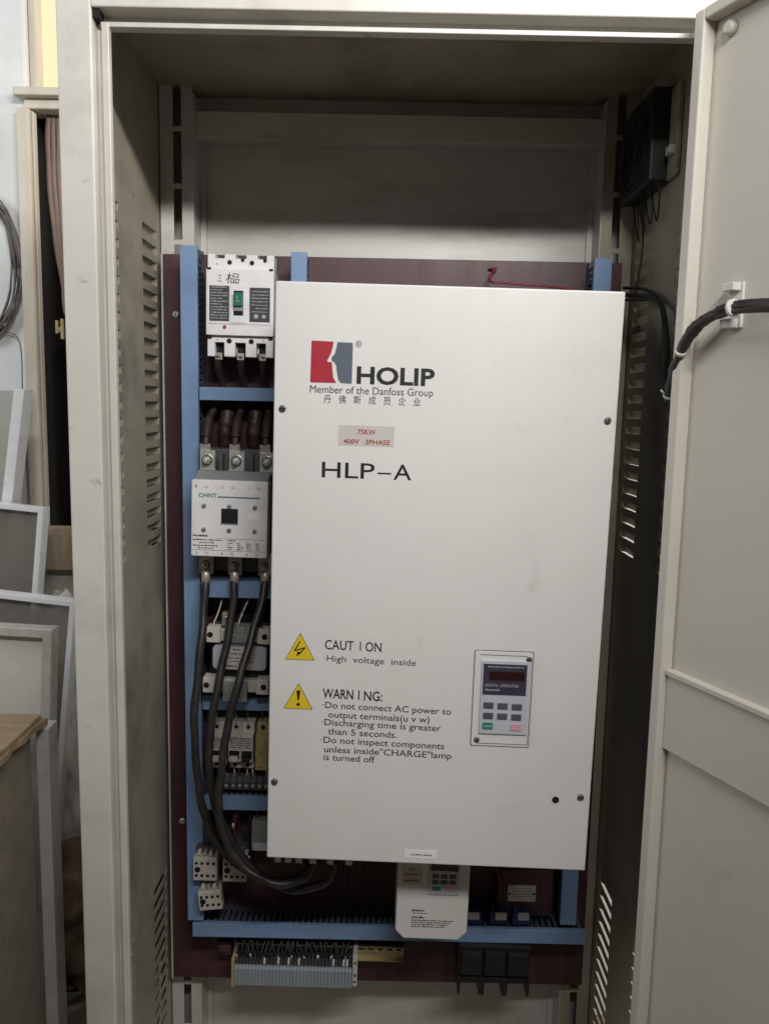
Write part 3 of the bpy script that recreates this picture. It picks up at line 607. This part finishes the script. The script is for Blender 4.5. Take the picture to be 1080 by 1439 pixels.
    d = MB().box(X(0.0705), X(0.1322), yk-0.0006, yk, Z(-0.1515), Z(-0.1062)).build('display_panel', 'kdisp', k2)
    MB().box(X(0.0790), X(0.1290), yk-0.0009, yk-0.0006, Z(-0.1300), Z(-0.1170)).build('display_window', 'kled', k2)
    fineprint([(X(0.077), X(0.128), Z(-0.1108), 0.0014)], yk-0.0006, 'ink3', k2)
    letters('DIGITAL OPERATOR', X(0.0740), X(0.1215), Z(-0.1395), 0.0040, yk-0.0006, 'ink3', k2); fineprint([(X(0.074), X(0.094), Z(-0.1455), 0.0028)], yk-0.0006, 'ink3', k2)
    for i, (a, c) in enumerate(((0.0800, -0.1675), (0.1002, -0.1680), (0.1205, -0.1686), (0.0802, -0.1830), (0.1003, -0.1833), (0.1204, -0.1838))):
        MB().box(X(a-0.0072), X(a+0.0072), yk-0.0012, yk, Z(c-0.0046), Z(c+0.0046)).build('key', 'keys', k2, 0.0005)
    g = MB().box(X(0.0728), X(0.0876), yk-0.0012, yk, Z(-0.2030), Z(-0.1930)).build('run_key', 'kgreen', k2, 0.0005); fineprint([(X(0.0748), X(0.086), Z(-0.1995), 0.003)], yk-0.0012, 'ink3', g)
    MB().prism(rrect(X(0.1132), X(0.1278), Z(-0.2040), Z(-0.1940), 0.002), yk-0.0012, yk).build('stop_key', 'kpink', k2, 0.0004)
    for a, c in ((0.1345, -0.0985), (0.0660, -0.2205)): screw(X(a), Z(c), y-0.0016, 0.0040, k1)
    # terminals showing below the cover
    for v in (-0.227, -0.211, -0.194, -0.172, -0.145, -0.116):
        o = MB().box(X(v-0.0065), X(v+0.0065), y+0.060, y+0.085, Z(-0.462), Z(-0.401)).build('power_terminal', 'dgrey', t, 0.001)
        MB().box(X(v-0.0048), X(v+0.0048), y+0.0592, y+0.060, Z(-0.4600), Z(-0.4525)).build('terminal_marker', 'ferr', o)
big_drive()

# ------------------------------------------------------------------ small drive below
def small_drive():
    x0, x1, z0, z1, y = 0.0195, 0.1360, 0.6170, 0.7950, 0.160
    t = thing('small_frequency_drive', 'small off white frequency drive with keypad below the large drive', 'frequency drive', ((x0+x1)/2, 0.33, z0), (0, R(1.0), 0))
    c = 0.014
    pl = [(x0+c, z0), (x1-c, z0), (x1, z0+c), (x1, z1), (x0, z1), (x0, z0+c)]
    f = MB().prism(pl, y, y+0.06).build('front_cover', 'cover', t, 0.003, 3)
    MB().box(x0+0.002, x1-0.002, y+0.06, 0.3298, z0+0.016, z1-0.002).build('body', 'body', t, 0.001)
    k = MB().box(0.0705, 0.1190, y-0.003, y, 0.6975, 0.760).build('keypad', 'kface', f, 0.0008); yk = y-0.003
    MB().box(0.0725, 0.1170, yk-0.0004, yk, 0.7385, 0.758).build('display_panel', 'kdisp', k)
    for i in range(3):
        for j in range(2): MB().box(0.0752+0.0138*i, 0.0862+0.0138*i, yk-0.001, yk, 0.7260-0.0098*j, 0.7330-0.0098*j).build('key', 'keys', k, 0.0004)
    MB().box(0.0760, 0.0900, yk-0.001, yk, 0.7050, 0.7110).build('run_key', 'kgreen', k, 0.0004); MB().box(0.0950, 0.1130, yk-0.001, yk, 0.7050, 0.7110).build('stop_key', 'kpink', k, 0.0004)
    st_ = MB().box(0.0270, 0.0600, y-0.0003, y, 0.712, 0.744).build('rating_sticker', 'sticker', f)
    fineprint([(0.041, 0.048, 0.7370, 0.003), (0.031, 0.058, 0.7285, 0.003)], y-0.0003, 'redink', st_); fineprint([(0.031, 0.054, 0.7175, 0.0030)], y-0.0003, 'ink2', st_)
    fineprint([(0.0455, 0.0660, 0.6660, 0.0030)], y, 'ink', f); fineprint([(0.0470, 0.070, 0.6620, 0.0016)], y, 'ink2', f); fineprint([(0.0450, 0.0660, 0.6540, 0.0032)], y, 'ink', f)
    fineprint([(0.0455, 0.1120-0.004*q, 0.6495-0.0036*q, 0.0018) for q in range(4)], y, 'ink2', f)
small_drive()

t = thing('name_plate_box', 'dark red box with a white riveted name plate, right of the small drive', 'device', (0.25, 0.33, 0.565))
MB().box(0.205, 0.305, 0.30, 0.33, 0.566, 0.655).build('case', 'maroon', t, 0.002)
p_ = MB().box(0.2240, 0.2740, 0.2985, 0.30, 0.5960, 0.6270).build('name_plate', 'aged', t, 0.0006)
fineprint([(0.230, 0.268, 0.6200-0.005*k, 0.0012) for k in range(4)], 0.2985, 'ink2', p_)
for x in (0.2275, 0.2705): MB().disc(x, 0.6110, 0.2983, 0.0020).build('rivet', 'hole', p_)
rp_ = MB(); rp_.tube(spline([(0.2005, 0.296, 0.668), (0.203, 0.292, 0.655), (0.209, 0.294, 0.642), (0.214, 0.300, 0.630)], 6), 0.0032, 8)
tag(rp_.build('indicator_wire', 'redw', None, origin=(0.206, 0.296, 0.65)), 'short red wire stub hanging beside the dark red box', 'wire')
for k, (x, lb) in enumerate(((0.160, 'blue plug connector nearest the small drive above the bottom duct'), (0.2080, 'middle blue plug connector standing on the bottom duct'), (0.2480, 'blue plug connector at the right end above the bottom duct'))):
    t = thing('plug_connector', lb, 'connector', (x, 0.30, 0.561), group='blue connectors above the bottom duct')
    MB().box(x-0.017, x+0.017, 0.282, 0.312, 0.5612, 0.585).build('housing', 'bluep', t, 0.002)
    MB().box(x-0.008, x+0.012, 0.279, 0.282, 0.572, 0.586).build('insert', 'ferr' if k != 2 else 'kface', t, 0.001)
    MB().box(x-0.014, x-0.010, 0.284, 0.300, 0.585, 0.592).build('latch', 'dgrey', t, 0.001)

# ------------------------------------------------------------------ terminal strip, rail, black block at the bottom of the plate
t = thing('yellow_rail', 'yellow passivated slotted rail continuing right of the terminal strip', 'rail', (-0.11, 0.33, 0.47), (0, R(0.6), 0))
hr = holed_sheet('y', 0.3060, -0.268, 0.040, 0.4755, 0.5005, [(-0.262+0.017*k, -0.253+0.017*k, 0.4905, 0.4950) for k in range(18)], 0.0015, 'rail_web', 'brass', t)
MB().box(-0.268, 0.040, 0.2985, 0.306, 0.5005, 0.5020).build('rail_edge', 'brass', t); MB().box(-0.268, 0.040, 0.2985, 0.306, 0.4740, 0.4755).build('rail_edge', 'brass', t)
MB().box(-0.268, 0.040, 0.308, 0.3298, 0.480, 0.484).build('rail_foot', 'brass', t); screw(-0.010, 0.4885, 0.306, 0.0035, hr, 'steel')
t = thing('terminal_strip', 'long strip of blue grey rail terminals at the bottom of the plate', 'terminal block', (-0.155, 0.33, 0.443), (0, R(0.6), 0))
for k in range(34):
    x = -0.2600+0.00612*k
    MB().prismx([(0.306, 0.4440), (0.268, 0.4440), (0.263, 0.4480), (0.263, 0.4790), (0.268, 0.4820), (0.306, 0.4820)], x, x+0.0056).build('terminal', 'tgrey', t)
    MB().prismx([(0.306, 0.4822), (0.272, 0.4822), (0.282, 0.500), (0.306, 0.500)], x+0.0003, x+0.0053).build('clamp_body', 'black', t)
    o = MB().box(x+0.001, x+0.0046, 0.2688, 0.278, 0.4855, 0.4925).build('marker', 'ferr' if random.random() < 0.22 else 'dgrey', t)
MB().box(-0.2660, -0.2606, 0.262, 0.306, 0.444, 0.497).build('end_plate', 'yplas', t, 0.001); e_ = MB().box(-0.0515, -0.0430, 0.262, 0.306, 0.452, 0.5085).build('end_clamp', 'aged', t, 0.001)
for z in (0.462, 0.474, 0.498): screw(-0.0472, z, 0.262, 0.0022, e_)
t = thing('wire_bundle', 'thin black wires dropping from the bottom duct into the terminal strip', 'wires', (-0.155, 0.29, 0.5))
for k in range(34):
    x = -0.258+0.0060*k+random.uniform(-.001, .001); xe = x+random.uniform(-0.02, 0.02)
    MB().tube(spline([(x, 0.279, 0.492), (x+random.uniform(-.003, .003), 0.272+random.uniform(-.004, .008), 0.507), ((x+xe)/2, 0.285, 0.522), (xe, 0.300, 0.536)], 5), 0.0015, 6).build('wire', 'wire', t)
    if k % 4 == 0: MB().tube([(x, 0.2785, 0.491), (x+.0003, 0.2755, 0.4985)], 0.0020, 6).build('ferrule', 'ferr', t)
t = thing('fused_switch', 'black three pole block with downward legs at the lower right of the plate', 'switch block', (0.197, 0.33, 0.44), (0, R(1.0), 0))
MB().box(0.134, 0.261, 0.262, 0.33, 0.478, 0.534).build('body', 'black', t, 0.002)
for k in range(3):
    x = 0.1385+0.0405*k; MB().box(x, x+0.036, 0.250, 0.262, 0.486, 0.528).build('pole_cover', 'black', t, 0.002)
    MB().box(x+0.003, x+0.033, 0.256, 0.30, 0.468, 0.478).build('terminal_shroud', 'black', t, 0.001)
for x0, x1 in ((0.1335, 0.1395), (0.1705, 0.1820), (0.2110, 0.2225), (0.2545, 0.2610)):
    MB().prism([(x0+0.001, 0.4455), (x1-0.001, 0.4455), (x1, 0.478), (x0, 0.478)], 0.254, 0.31).build('phase_barrier', 'black', t, 0.001)
t = thing('switch_stub', 'faded maroon terminal box left of the terminal strip', 'terminal box', (-0.287, 0.33, 0.47))
MB().box(-0.298, -0.272, 0.300, 0.33, 0.478, 0.505).build('case', 'brown', t, 0.002); MB().box(-0.296, -0.274, 0.297, 0.300, 0.486, 0.499).build('lid', 'maroon', t, 0.001)

# ------------------------------------------------------------------ cables
def cable(name, pts, r, m, label, cat='cable', group=None, n=12, k=8):
    c = Vector(pts[0]); sp = spline(pts, k); return tag(MB().tube([p+Vector((0.0007*math.sin(i*0.8+c.x*90), 0.0006*math.cos(i*0.6), 0)) for i, p in enumerate(sp)], [r*(1+0.03*math.sin(i*0.7+c.x*50)) for i in range(len(sp))], n).build(name, m, None, origin=c), label, cat, group)
PA = [(-0.301, 0.247, 1.190), (-0.301, 0.235, 1.146), (-0.303, 0.21, 1.07), (-0.308, 0.19, 0.982), (-0.306, 0.19, 0.899), (-0.3, 0.2, 0.821), (-0.284, 0.21, 0.759), (-0.248, 0.21, 0.714), (-0.193, 0.2, 0.69), (-0.152, 0.2, 0.696), (-0.128, 0.168, 0.722), (-0.1283, 0.148, 0.758)]
PB = [(-0.254, 0.247, 1.190), (-0.254, 0.235, 1.147), (-0.262, 0.215, 1.081), (-0.274, 0.19, 1.007), (-0.283, 0.18, 0.928), (-0.278, 0.185, 0.841), (-0.258, 0.19, 0.778), (-0.221, 0.19, 0.722), (-0.161, 0.18, 0.689), (-0.117, 0.172, 0.696), (-0.088, 0.155, 0.722), (-0.0793, 0.147, 0.758)]
PC = [(-0.204, 0.247, 1.190), (-0.206, 0.235, 1.16), (-0.22, 0.2, 1.098), (-0.234, 0.17, 1.038), (-0.249, 0.16, 0.972), (-0.258, 0.155, 0.904), (-0.263, 0.155, 0.845), (-0.256, 0.155, 0.797), (-0.232, 0.155, 0.749), (-0.192, 0.15, 0.722), (-0.158, 0.15, 0.715), (-0.125, 0.15, 0.728), (-0.1063, 0.147, 0.760)]
GC = 'black cables from the contactor to the drive'
for P, lb in ((PA, 'left of the three thick black cables running down from the contactor'), (PB, 'middle of the three thick black cables running down from the contactor'), (PC, 'right, frontmost of the three thick black cables sweeping to the drive')):
    o = cable('power_cable', P, 0.0066, 'cable', lb, group=GC)
    x, yy, z = P[0]; MB().tube([(x, yy+0.002, z+0.012), (x, yy+0.001, z+0.004), (x, yy-0.0015, z-0.012)], [0.0055, 0.0074, 0.0076], 12).build('crimp_lug', 'copper', o)
for (xa, xb, lb) in ((-0.282, -0.302, 'left brown cable between the white breaker and the contactor'), (-0.2455, -0.2545, 'middle brown cable between the white breaker and the contactor'), (-0.2095, -0.2055, 'right brown cable between the white breaker and the contactor')):
    t = thing('feed_cable', lb, 'cable', (xa, 0.28, 1.55), group='brown cables from breaker to contactor')
    MB().tube(spline([(xa, 0.264, 1.549), (xa-0.002, 0.276, 1.528), (xa-0.001, 0.300, 1.500), ((xa+xb)/2, 0.303, 1.470), (xb, 0.290, 1.450), (xb, 0.270, 1.428), (xb, 0.258, 1.404)], 8), 0.0062, 10).build('sheath', 'brown', t)
    MB().tube(spline([(xb, 0.284, 1.447), (xb, 0.272, 1.432), (xb, 0.262, 1.416)], 6), 0.0078, 10).build('sleeve', 'brown', t)
    MB().box(xb-0.0085, xb+0.0085, 0.2537, 0.2562, 1.372, 1.407).build('lug', 'copper', t, 0.0006)
# brown insulation tapes seen above the contactor
t = thing('insulation_wrap', 'brown taped cable bundle above the contactor between the feed cables', 'cable', (-0.235, 0.31, 1.42))
for x in (-0.279, -0.2315): MB().tube(spline([(x, 0.318, 1.475), (x+.003, 0.304, 1.45), (x, 0.300, 1.425), (x+.002, 0.308, 1.398)], 6), [0.012+0.001*math.sin(i*1.7) for i in range(19)], 10).build('wrap', 'brown', t)
t = thing('harness', 'black spiral wrapped wire harness tied to the open door', 'wire harness', (0.39, -0.09, 1.59))
for q in range(5):
    MB().tube(spline([(a+0.004*math.sin(q*1.9+a*40), c+0.002*math.cos(q), e+0.0052*math.sin(q*1.257+c*9)) for a, c, e in ((0.490, -0.352, 1.562), (0.430, -0.220, 1.578), (0.404, -0.160, 1.587), (0.381, -0.110, 1.590), (0.370, -0.085, 1.586))], 8), 0.0028, 8).build('wire', 'cable' if q % 2 else 'brown', t)
hp = [(0.470, -0.316, 1.566), (0.430, -0.220, 1.578), (0.398, -0.150, 1.588), (0.379, -0.106, 1.590), (0.361, -0.062, 1.578), (0.351, -0.036, 1.552), (0.353, -0.002, 1.518), (0.360, 0.03, 1.488), (0.3705, 0.08, 1.520), (0.374, 0.10, 1.585), (0.379, 0.15, 1.630), (0.377, 0.22, 1.648), (0.366, 0.30, 1.66)]
sp_ = spline(hp[:8], 10)
SR = [0.0074*min(1, 0.45+max(0, i-32)/14)*(0.78 if 49 < i < 56 else 1)+0.0006*math.sin(i*0.9)+0.0005*math.sin(i*2.3) for i in range(len(sp_))]
MB().tube(sp_, SR, 12).build('sheath', 'cable', t)
for dx, dz, rr in ((0.0, 0.0, 0.0034), (0.004, -0.012, 0.0026), (-0.003, 0.008, 0.0024)):
    MB().tube(spline([(a+dx*(i > 0), c, e+dz*math.sin(i)) for i, (a, c, e) in enumerate(hp[7:])], 8), rr, 8).build('wire', 'wire', t)
for q in (30, 52, 67):
    q = min(q, len(sp_)-2); a, c = sp_[q], sp_[q+1]; d = (c-a).normalized()*0.0022
    MB().tube([a-d, a+d], max(SR[q]+0.0012, 0.0102 if q < 40 else 0), 12).build('cable_tie', 'tape', t)
    if q > 60: MB().tube([a+Vector((-0.006, -0.004, 0)), a+Vector((-0.014, -0.008, 0.005))], 0.0012, 6).build('tie_tail', 'tape', t)
cable('control_wire', [(0.152, 0.327, 1.701), (0.164, 0.322, 1.702), (0.156, 0.315, 1.692), (0.154, 0.305, 1.678), (0.172, 0.300, 1.676), (0.20, 0.300, 1.674), (0.24, 0.300, 1.672), (0.29, 0.306, 1.668), (0.312, 0.31, 1.66)], 0.0018, 'redw', 'thin red wire looping above the top edge of the large drive', 'wire', n=6)
t = thing('wire_bundle', 'loose thin wires hanging in the lower middle behind the black cables', 'wires', (-0.05, 0.30, 0.6))
for k in range(9):
    x = -0.085+0.011*k; MB().tube(spline([(x+random.uniform(-.01, .01), 0.20+random.uniform(0, .05), 0.790), (x, 0.26, 0.70), (x+random.uniform(-.008, .008), 0.29, 0.62), (x+random.uniform(-.01, .01), 0.300, 0.552)], 6), 0.0013, 6).build('wire', 'wire', t)
t = thing('wire_bundle', 'loose dark wires and white markers left of the large drive\'s lower corner', 'wires', (-0.25, 0.30, 0.7))
for k in range(10):
    x = -0.29+0.009*k; MB().tube(spline([(x, 0.30, 0.786), (x+random.uniform(-.012, .012), 0.285, 0.75), (x+random.uniform(-.012, .012), 0.280, 0.715), (x+random.uniform(-.01, .01), 0.29, 0.69)], 6), 0.0016, 6).build('wire', 'wire' if k % 4 else 'redw', t)
    if k in (3, 6, 8): MB().tube([(x, 0.272, 0.70-0.02*(k-5)), (x+0.001, 0.270, 0.709-0.02*(k-5))], 0.0018, 6).build('marker', 'ferr', t)

t = thing('wire_bundle', 'thin wires sprouting from the terminals of the control transformer', 'wires', (-0.25, 0.27, 1.12))
for k, (xa, xb) in enumerate(((-0.262, -0.268), (-0.250, -0.243), (-0.248, -0.236), (-0.236, -0.246), (-0.224, -0.214), (-0.206, -0.199), (-0.288, -0.283))):
    MB().tube(spline([(xa, 0.244, 1.098), (xa+random.uniform(-.002, .002), 0.240, 1.112), ((xa+xb)/2+random.uniform(-.004, .004), 0.262, 1.130), (xb, 0.300, 1.150)], 6), 0.0013, 6).build('wire', ('wire', 'brown', 'ferr', 'redw')[k % 4] if k != 3 else 'wire', t)
for k, (xa, xb) in enumerate(((-0.262, -0.255), (-0.249, -0.252), (-0.232, -0.226), (-0.285, -0.291))):
    MB().tube(spline([(xa, 0.242, 1.004), (xa, 0.238, 0.994), ((xa+xb)/2, 0.262, 0.985), (xb, 0.300, 0.975)], 6), 0.0013, 6).build('wire', 'wire', t)
t = thing('wire_bundle', 'thin wires between the small breakers and the duct above them', 'wires', (-0.25, 0.28, 0.94))
for k, x in enumerate((-0.296, -0.289, -0.259, -0.2565, -0.238, -0.2365, -0.213)):
    MB().tube(spline([(x, 0.274, 0.940), (x+random.uniform(-.002, .002), 0.268, 0.949), (x+random.uniform(-.005, .005), 0.285, 0.958), (x, 0.305, 0.966)], 6), 0.0014, 6).build('wire', 'wire' if k % 3 else 'brown', t)
t = thing('wire_bundle', 'thin coil wires leading from the contactor side into the left duct', 'wires', (-0.32, 0.27, 1.30))
for k in range(3):
    MB().tube(spline([(-0.3185, 0.262, 1.290-0.004*k), (-0.3225, 0.258, 1.275-0.004*k), (-0.3180, 0.268, 1.255-0.006*k), (-0.3140, 0.290, 1.245-0.006*k)], 6), 0.0012, 6).build('wire', 'wire', t)
# ventilation fan on the right wall
t = thing('ventilation_fan', 'dark ventilation fan box on the inside right wall near the top', 'fan', (0.39, 0.27, 1.79))
fr = MB().box(0.366, 0.399, 0.190, 0.345, 1.808, 1.940).build('housing', 'black', t, 0.003)
rg = MB()
for rr in (0.020, 0.036, 0.052, 0.066): rg.tube([(0.3645, 0.2675+rr*0.92*math.cos(R(a)), 1.874+rr*0.92*math.sin(R(a))) for a in range(0, 361, 15)], 0.0012, 6)
rg.build('finger_guard', 'black', t)
MB().box(0.392, 0.3985, 0.155, 0.190, 1.808, 1.935).build('bracket', 'inner', t, 0.001); MB().box(0.383, 0.392, 0.158, 0.176, 1.838, 1.850).build('terminal', 'zinc', t, 0.001)
MB().box(0.386, 0.3985, 0.345, 0.357, 1.808, 1.935).build('bracket', 'inner', t, 0.001)
for k in range(4):
    MB().tube(spline([(0.385, 0.20+0.035*k, 1.810), (0.388, 0.205+0.03*k, 1.775-0.01*k), (0.390, 0.22+0.035*k, 1.760+0.006*k), (0.386, 0.24+0.03*k, 1.809)], 6), 0.0014, 6).build('wire', 'wire', t)
MB().tube(spline([(0.388, 0.29, 1.810), (0.392, 0.285, 1.74), (0.390, 0.29, 1.69), (0.386, 0.295, 1.65)], 6), 0.0016, 6).build('wire', 'wire', t)

# ------------------------------------------------------------------ left background
t = thing('window', 'bright yellowish window with cream frame above the dark opening at the left', 'window', (-0.65, 0.78, 2.09))
MB().box(-0.783, -0.502, 0.800, 0.806, 2.105, 2.745).build('pane', 'winlight', t)
MB().box(-0.7835, -0.768, 0.765, 0.799, 2.118, 2.748).build('frame_stile', 'cream', t, 0.002)
MB().box(-0.800, -0.505, 0.715, 0.799, 2.100, 2.117).build('sill', 'cream', t, 0.003); MB().box(-0.786, -0.505, 0.735, 0.799, 2.080, 2.0995).build('transom', 'cream', t, 0.003)
t = thing('door_jamb', 'pale cream jamb post along the left side of the dark opening', 'jamb', (-0.79, 0.74, 0))
MB().box(-0.800, -0.772, 0.725, 0.749, 0.0, 2.079).build('post', 'cream', t, 0.003); MB().box(-0.7715, -0.766, 0.735, 0.752, 0.0, 2.075).build('stop_bead', 'cream', t, 0.002)
GH = 'brown hoses hanging in the dark opening'
for k, (xa, xb, z1, lb) in enumerate(((-0.750, -0.719, 1.66, 'leftmost brown hose hanging in the dark opening'), (-0.739, -0.714, 1.64, 'second brown hose from the left in the dark opening'), (-0.728, -0.709, 1.60, 'third brown hose hanging in the dark opening'), (-0.718, -0.706, 1.45, 'longest brown hose hanging in the dark opening next to the cabinet'))):
    cable('hanging_hose', [(xa, 0.775, 2.079), (xa+0.001, 0.765, 1.98), ((xa*2+xb)/3, 0.760, 1.85), (xb-0.004, 0.760, 1.72), (xb, 0.760, z1)], 0.0064-0.0006*k, 'hose', lb, 'hose', GH, 10)
t = thing('yellow_clip', 'small yellow clip on the hanging hoses', 'clip', (-0.722, 0.75, 1.62))
MB().box(-0.738, -0.732, 0.744, 0.752, 1.618, 1.646).build('jaw', 'yplas', t, 0.001); MB().box(-0.727, -0.721, 0.744, 0.752, 1.606, 1.650).build('jaw', 'yplas', t, 0.001); MB().box(-0.732, -0.727, 0.745, 0.751, 1.622, 1.632).build('bridge', 'yplas', t, 0.001)
t = thing('wire_coil', 'dark coil of wire hanging on the white wall at the left', 'wire coil', (-0.885, 0.74, 1.75))
for k in range(13):
    a = 0.074+random.uniform(-.012, .016); c = 0.142+random.uniform(-.012, .012); ox, oz = random.uniform(-.006, .006), random.uniform(-.008, .008)
    MB().tube([(-0.885+ox+a*math.cos(R(q)), 0.735-0.006*random.random()-0.004*math.sin(R(q*2+40*k)), 1.755+oz+c*math.sin(R(q))) for q in range(0, 361, 12)], 0.0021, 6).build('turn', 'coil', t)
MB().tube(spline([(-0.85, 0.735, 1.62), (-0.815, 0.738, 1.60), (-0.812, 0.738, 1.50), (-0.816, 0.738, 1.42)], 8), 0.0012, 6).build('tail', 'coil', t)
tag(MB().box(-1.6, -0.803, 0.70, 0.722, 0.0, 1.492).build('leaning_sheet', 'wallgrey', None, 0.002, origin=(-1.2, 0.71, 0)), 'grey sheet panel leaning flat against the white wall', 'panel')
def frame(name, label, tr, wd, ht, y, lean, rot, bar, dep, m, pm):
    """rectangular profile frame; tr = (x, z) of its top right corner at depth y"""
    x1, z1 = tr; t = thing(name, label, 'frame', (x1, y, z1), (R(lean), R(rot), 0), group='metal window frames leaning at the left')
    x0, z0 = x1-wd, z1-ht
    MB().box(x1-bar, x1, y, y+dep, z0, z1).build('stile', m, t, 0.0015); MB().box(x0, x0+bar, y, y+dep, z0, z1).build('stile', m, t, 0.0015)
    MB().box(x0+bar, x1-bar, y+0.0006, y+dep-.0006, z1-bar, z1-.0006).build('rail', m, t, 0.0012); MB().box(x0+bar, x1-bar, y+.0006, y+dep-.0006, z0+.0006, z0+bar).build('rail', m, t, 0.0012)
    if pm: MB().box(x0+bar*0.5, x1-bar*0.5, y+dep*0.45, y+dep*0.45+0.004, z0+bar*0.5, z1-bar*0.5).build('pane', pm, t)
    return t
t = thing('aluminium_bar', 'single bright aluminium bar leaning steeply at the far left', 'bar', (-0.77, 0.5, 0.0), group=None)
MB().add([(x, yy, z) for z, dx in ((1.492, 0.0), (0.02, -0.222)) for (x, yy) in ((-0.716+dx, 0.49), (-0.696+dx, 0.49), (-0.696+dx, 0.53), (-0.716+dx, 0.53))], [(0, 1, 2, 3), (7, 6, 5, 4), (0, 4, 5, 1), (1, 5, 6, 2), (2, 6, 7, 3), (3, 7, 4, 0)]).build('profile', 'alu', t, 0.001)
frame('window_frame', 'aluminium window frame behind the leaning bright bar', (-0.650, 1.272), 0.42, 1.22, 0.45, -3, 5.0, 0.0110, 0.03, 'alu', 'pane')
frame('window_frame', 'narrow aluminium frame closest to the cabinet side', (-0.556, 1.118), 0.30, 1.08, 0.35, -2, 5.5, 0.0105, 0.03, 'alu', 'pane')
frame('window_frame', 'stained pale frame with frosted pane standing behind the plywood crate', (-0.536, 1.109), 0.40, 1.05, 0.20, -1.5, 2.5, 0.0150, 0.03, 'aluold', 'paleglass')
t = thing('plywood_crate', 'brown plywood topped crate in the lower left foreground', 'crate', (-0.85, -0.2, 0))
MB().box(-1.15, -0.5475, -0.65, 0.138, 0.0, 0.972).build('carcass', 'crate', t, 0.003)
MB().prismz([(-1.17, -0.67), (-0.527, -0.67), (-0.529, -0.3), (-0.525, -0.12), (-0.530, -0.03), (-0.526, 0.02), (-0.533, 0.05), (-0.528, 0.08), (-0.531, 0.11), (-0.525, 0.15), (-0.7, 0.155), (-1.17, 0.15)], 0.9722, 0.9835).build('top_board', 'ply', t, 0.0015)
MB().prismz([(-1.165, -0.665), (-0.532, -0.665), (-0.534, -0.2), (-0.531, 0.05), (-0.534, 0.146), (-1.165, 0.146)], 0.9838, 0.9905).build('top_ply', 'ply', t, 0.001)
tag(MB().box(-0.5455, -0.525, 0.148, 0.185, 0.0, 0.966).build('metal_leg', 'aluold', None, 0.002, origin=(-0.535, 0.165, 0)), 'stained metal upright standing just behind the plywood crate', 'upright')
tag(MB().box(-0.76, -0.50, 0.60, 0.625, 1.12, 1.212).build('wood_board', 'board', None, 0.003, origin=(-0.63, 0.61, 1.12)), 'horizontal wood board closing the bottom of the dark opening', 'board')
tag(MB().box(-0.76, -0.50, 0.627, 0.64, 0.0, 1.119).build('grey_board', 'wallgrey', None, 0.002, origin=(-0.63, 0.63, 0)), 'grey sheet standing below the wood board by the cabinet', 'sheet')
def blob(name, m, c, rx, ry, rz, seed, amp, label, cat, sub=4):
    bm = bmesh.new(); bmesh.ops.create_icosphere(bm, subdivisions=sub, radius=1); rnd = random.Random(seed)
    dirs = [(Vector((rnd.uniform(-1, 1), rnd.uniform(-1, 1), rnd.uniform(-1, 1))).normalized(), rnd.uniform(4, 19), rnd.uniform(0, 6)) for _ in range(26)]
    for v in bm.verts:
        p = v.co.copy(); q = sum(abs(math.sin(d.dot(p)*f+o+1.5*math.sin(p.z*5+o)))*1.6/f for d, f, o in dirs)/3.4
        p *= 1+amp*(q-0.3); v.co = Vector((p.x*rx, p.y*ry, max(-0.98, p.z)*rz))
    me = bpy.data.meshes.new(name); bm.to_mesh(me); bm.free()
    for f in me.polygons: f.use_smooth = True
    o = bpy.data.objects.new(name, me); COL.objects.link(o); o.location = c; me.materials.append(M[m]); return tag(o, label, cat)
blob('plastic_sack', 'sack', (-0.58, 0.50, 0.80), 0.10, 0.09, 0.215, 3, 1.1, 'crumpled pale plastic sack wedged between the frames and the cabinet', 'sack', 5)
blob('cloth_bundle', 'rag', (-0.60, 0.48, 0.48), 0.11, 0.10, 0.115, 5, 1.2, 'rusty brown cloth bundle below the pale sack', 'cloth', 5)
t = thing('pipe_ring', 'pale curved hose ring at the bottom beside the cabinet', 'hose', (-0.66, 0.45, 0.26))
MB().tube([(-0.66+0.10*math.cos(R(q)), 0.45+0.03*math.sin(R(q)), 0.345+0.085*math.sin(R(q))) for q in range(0, 361, 12)], 0.013, 10).build('hose_loop', 'sack', t)
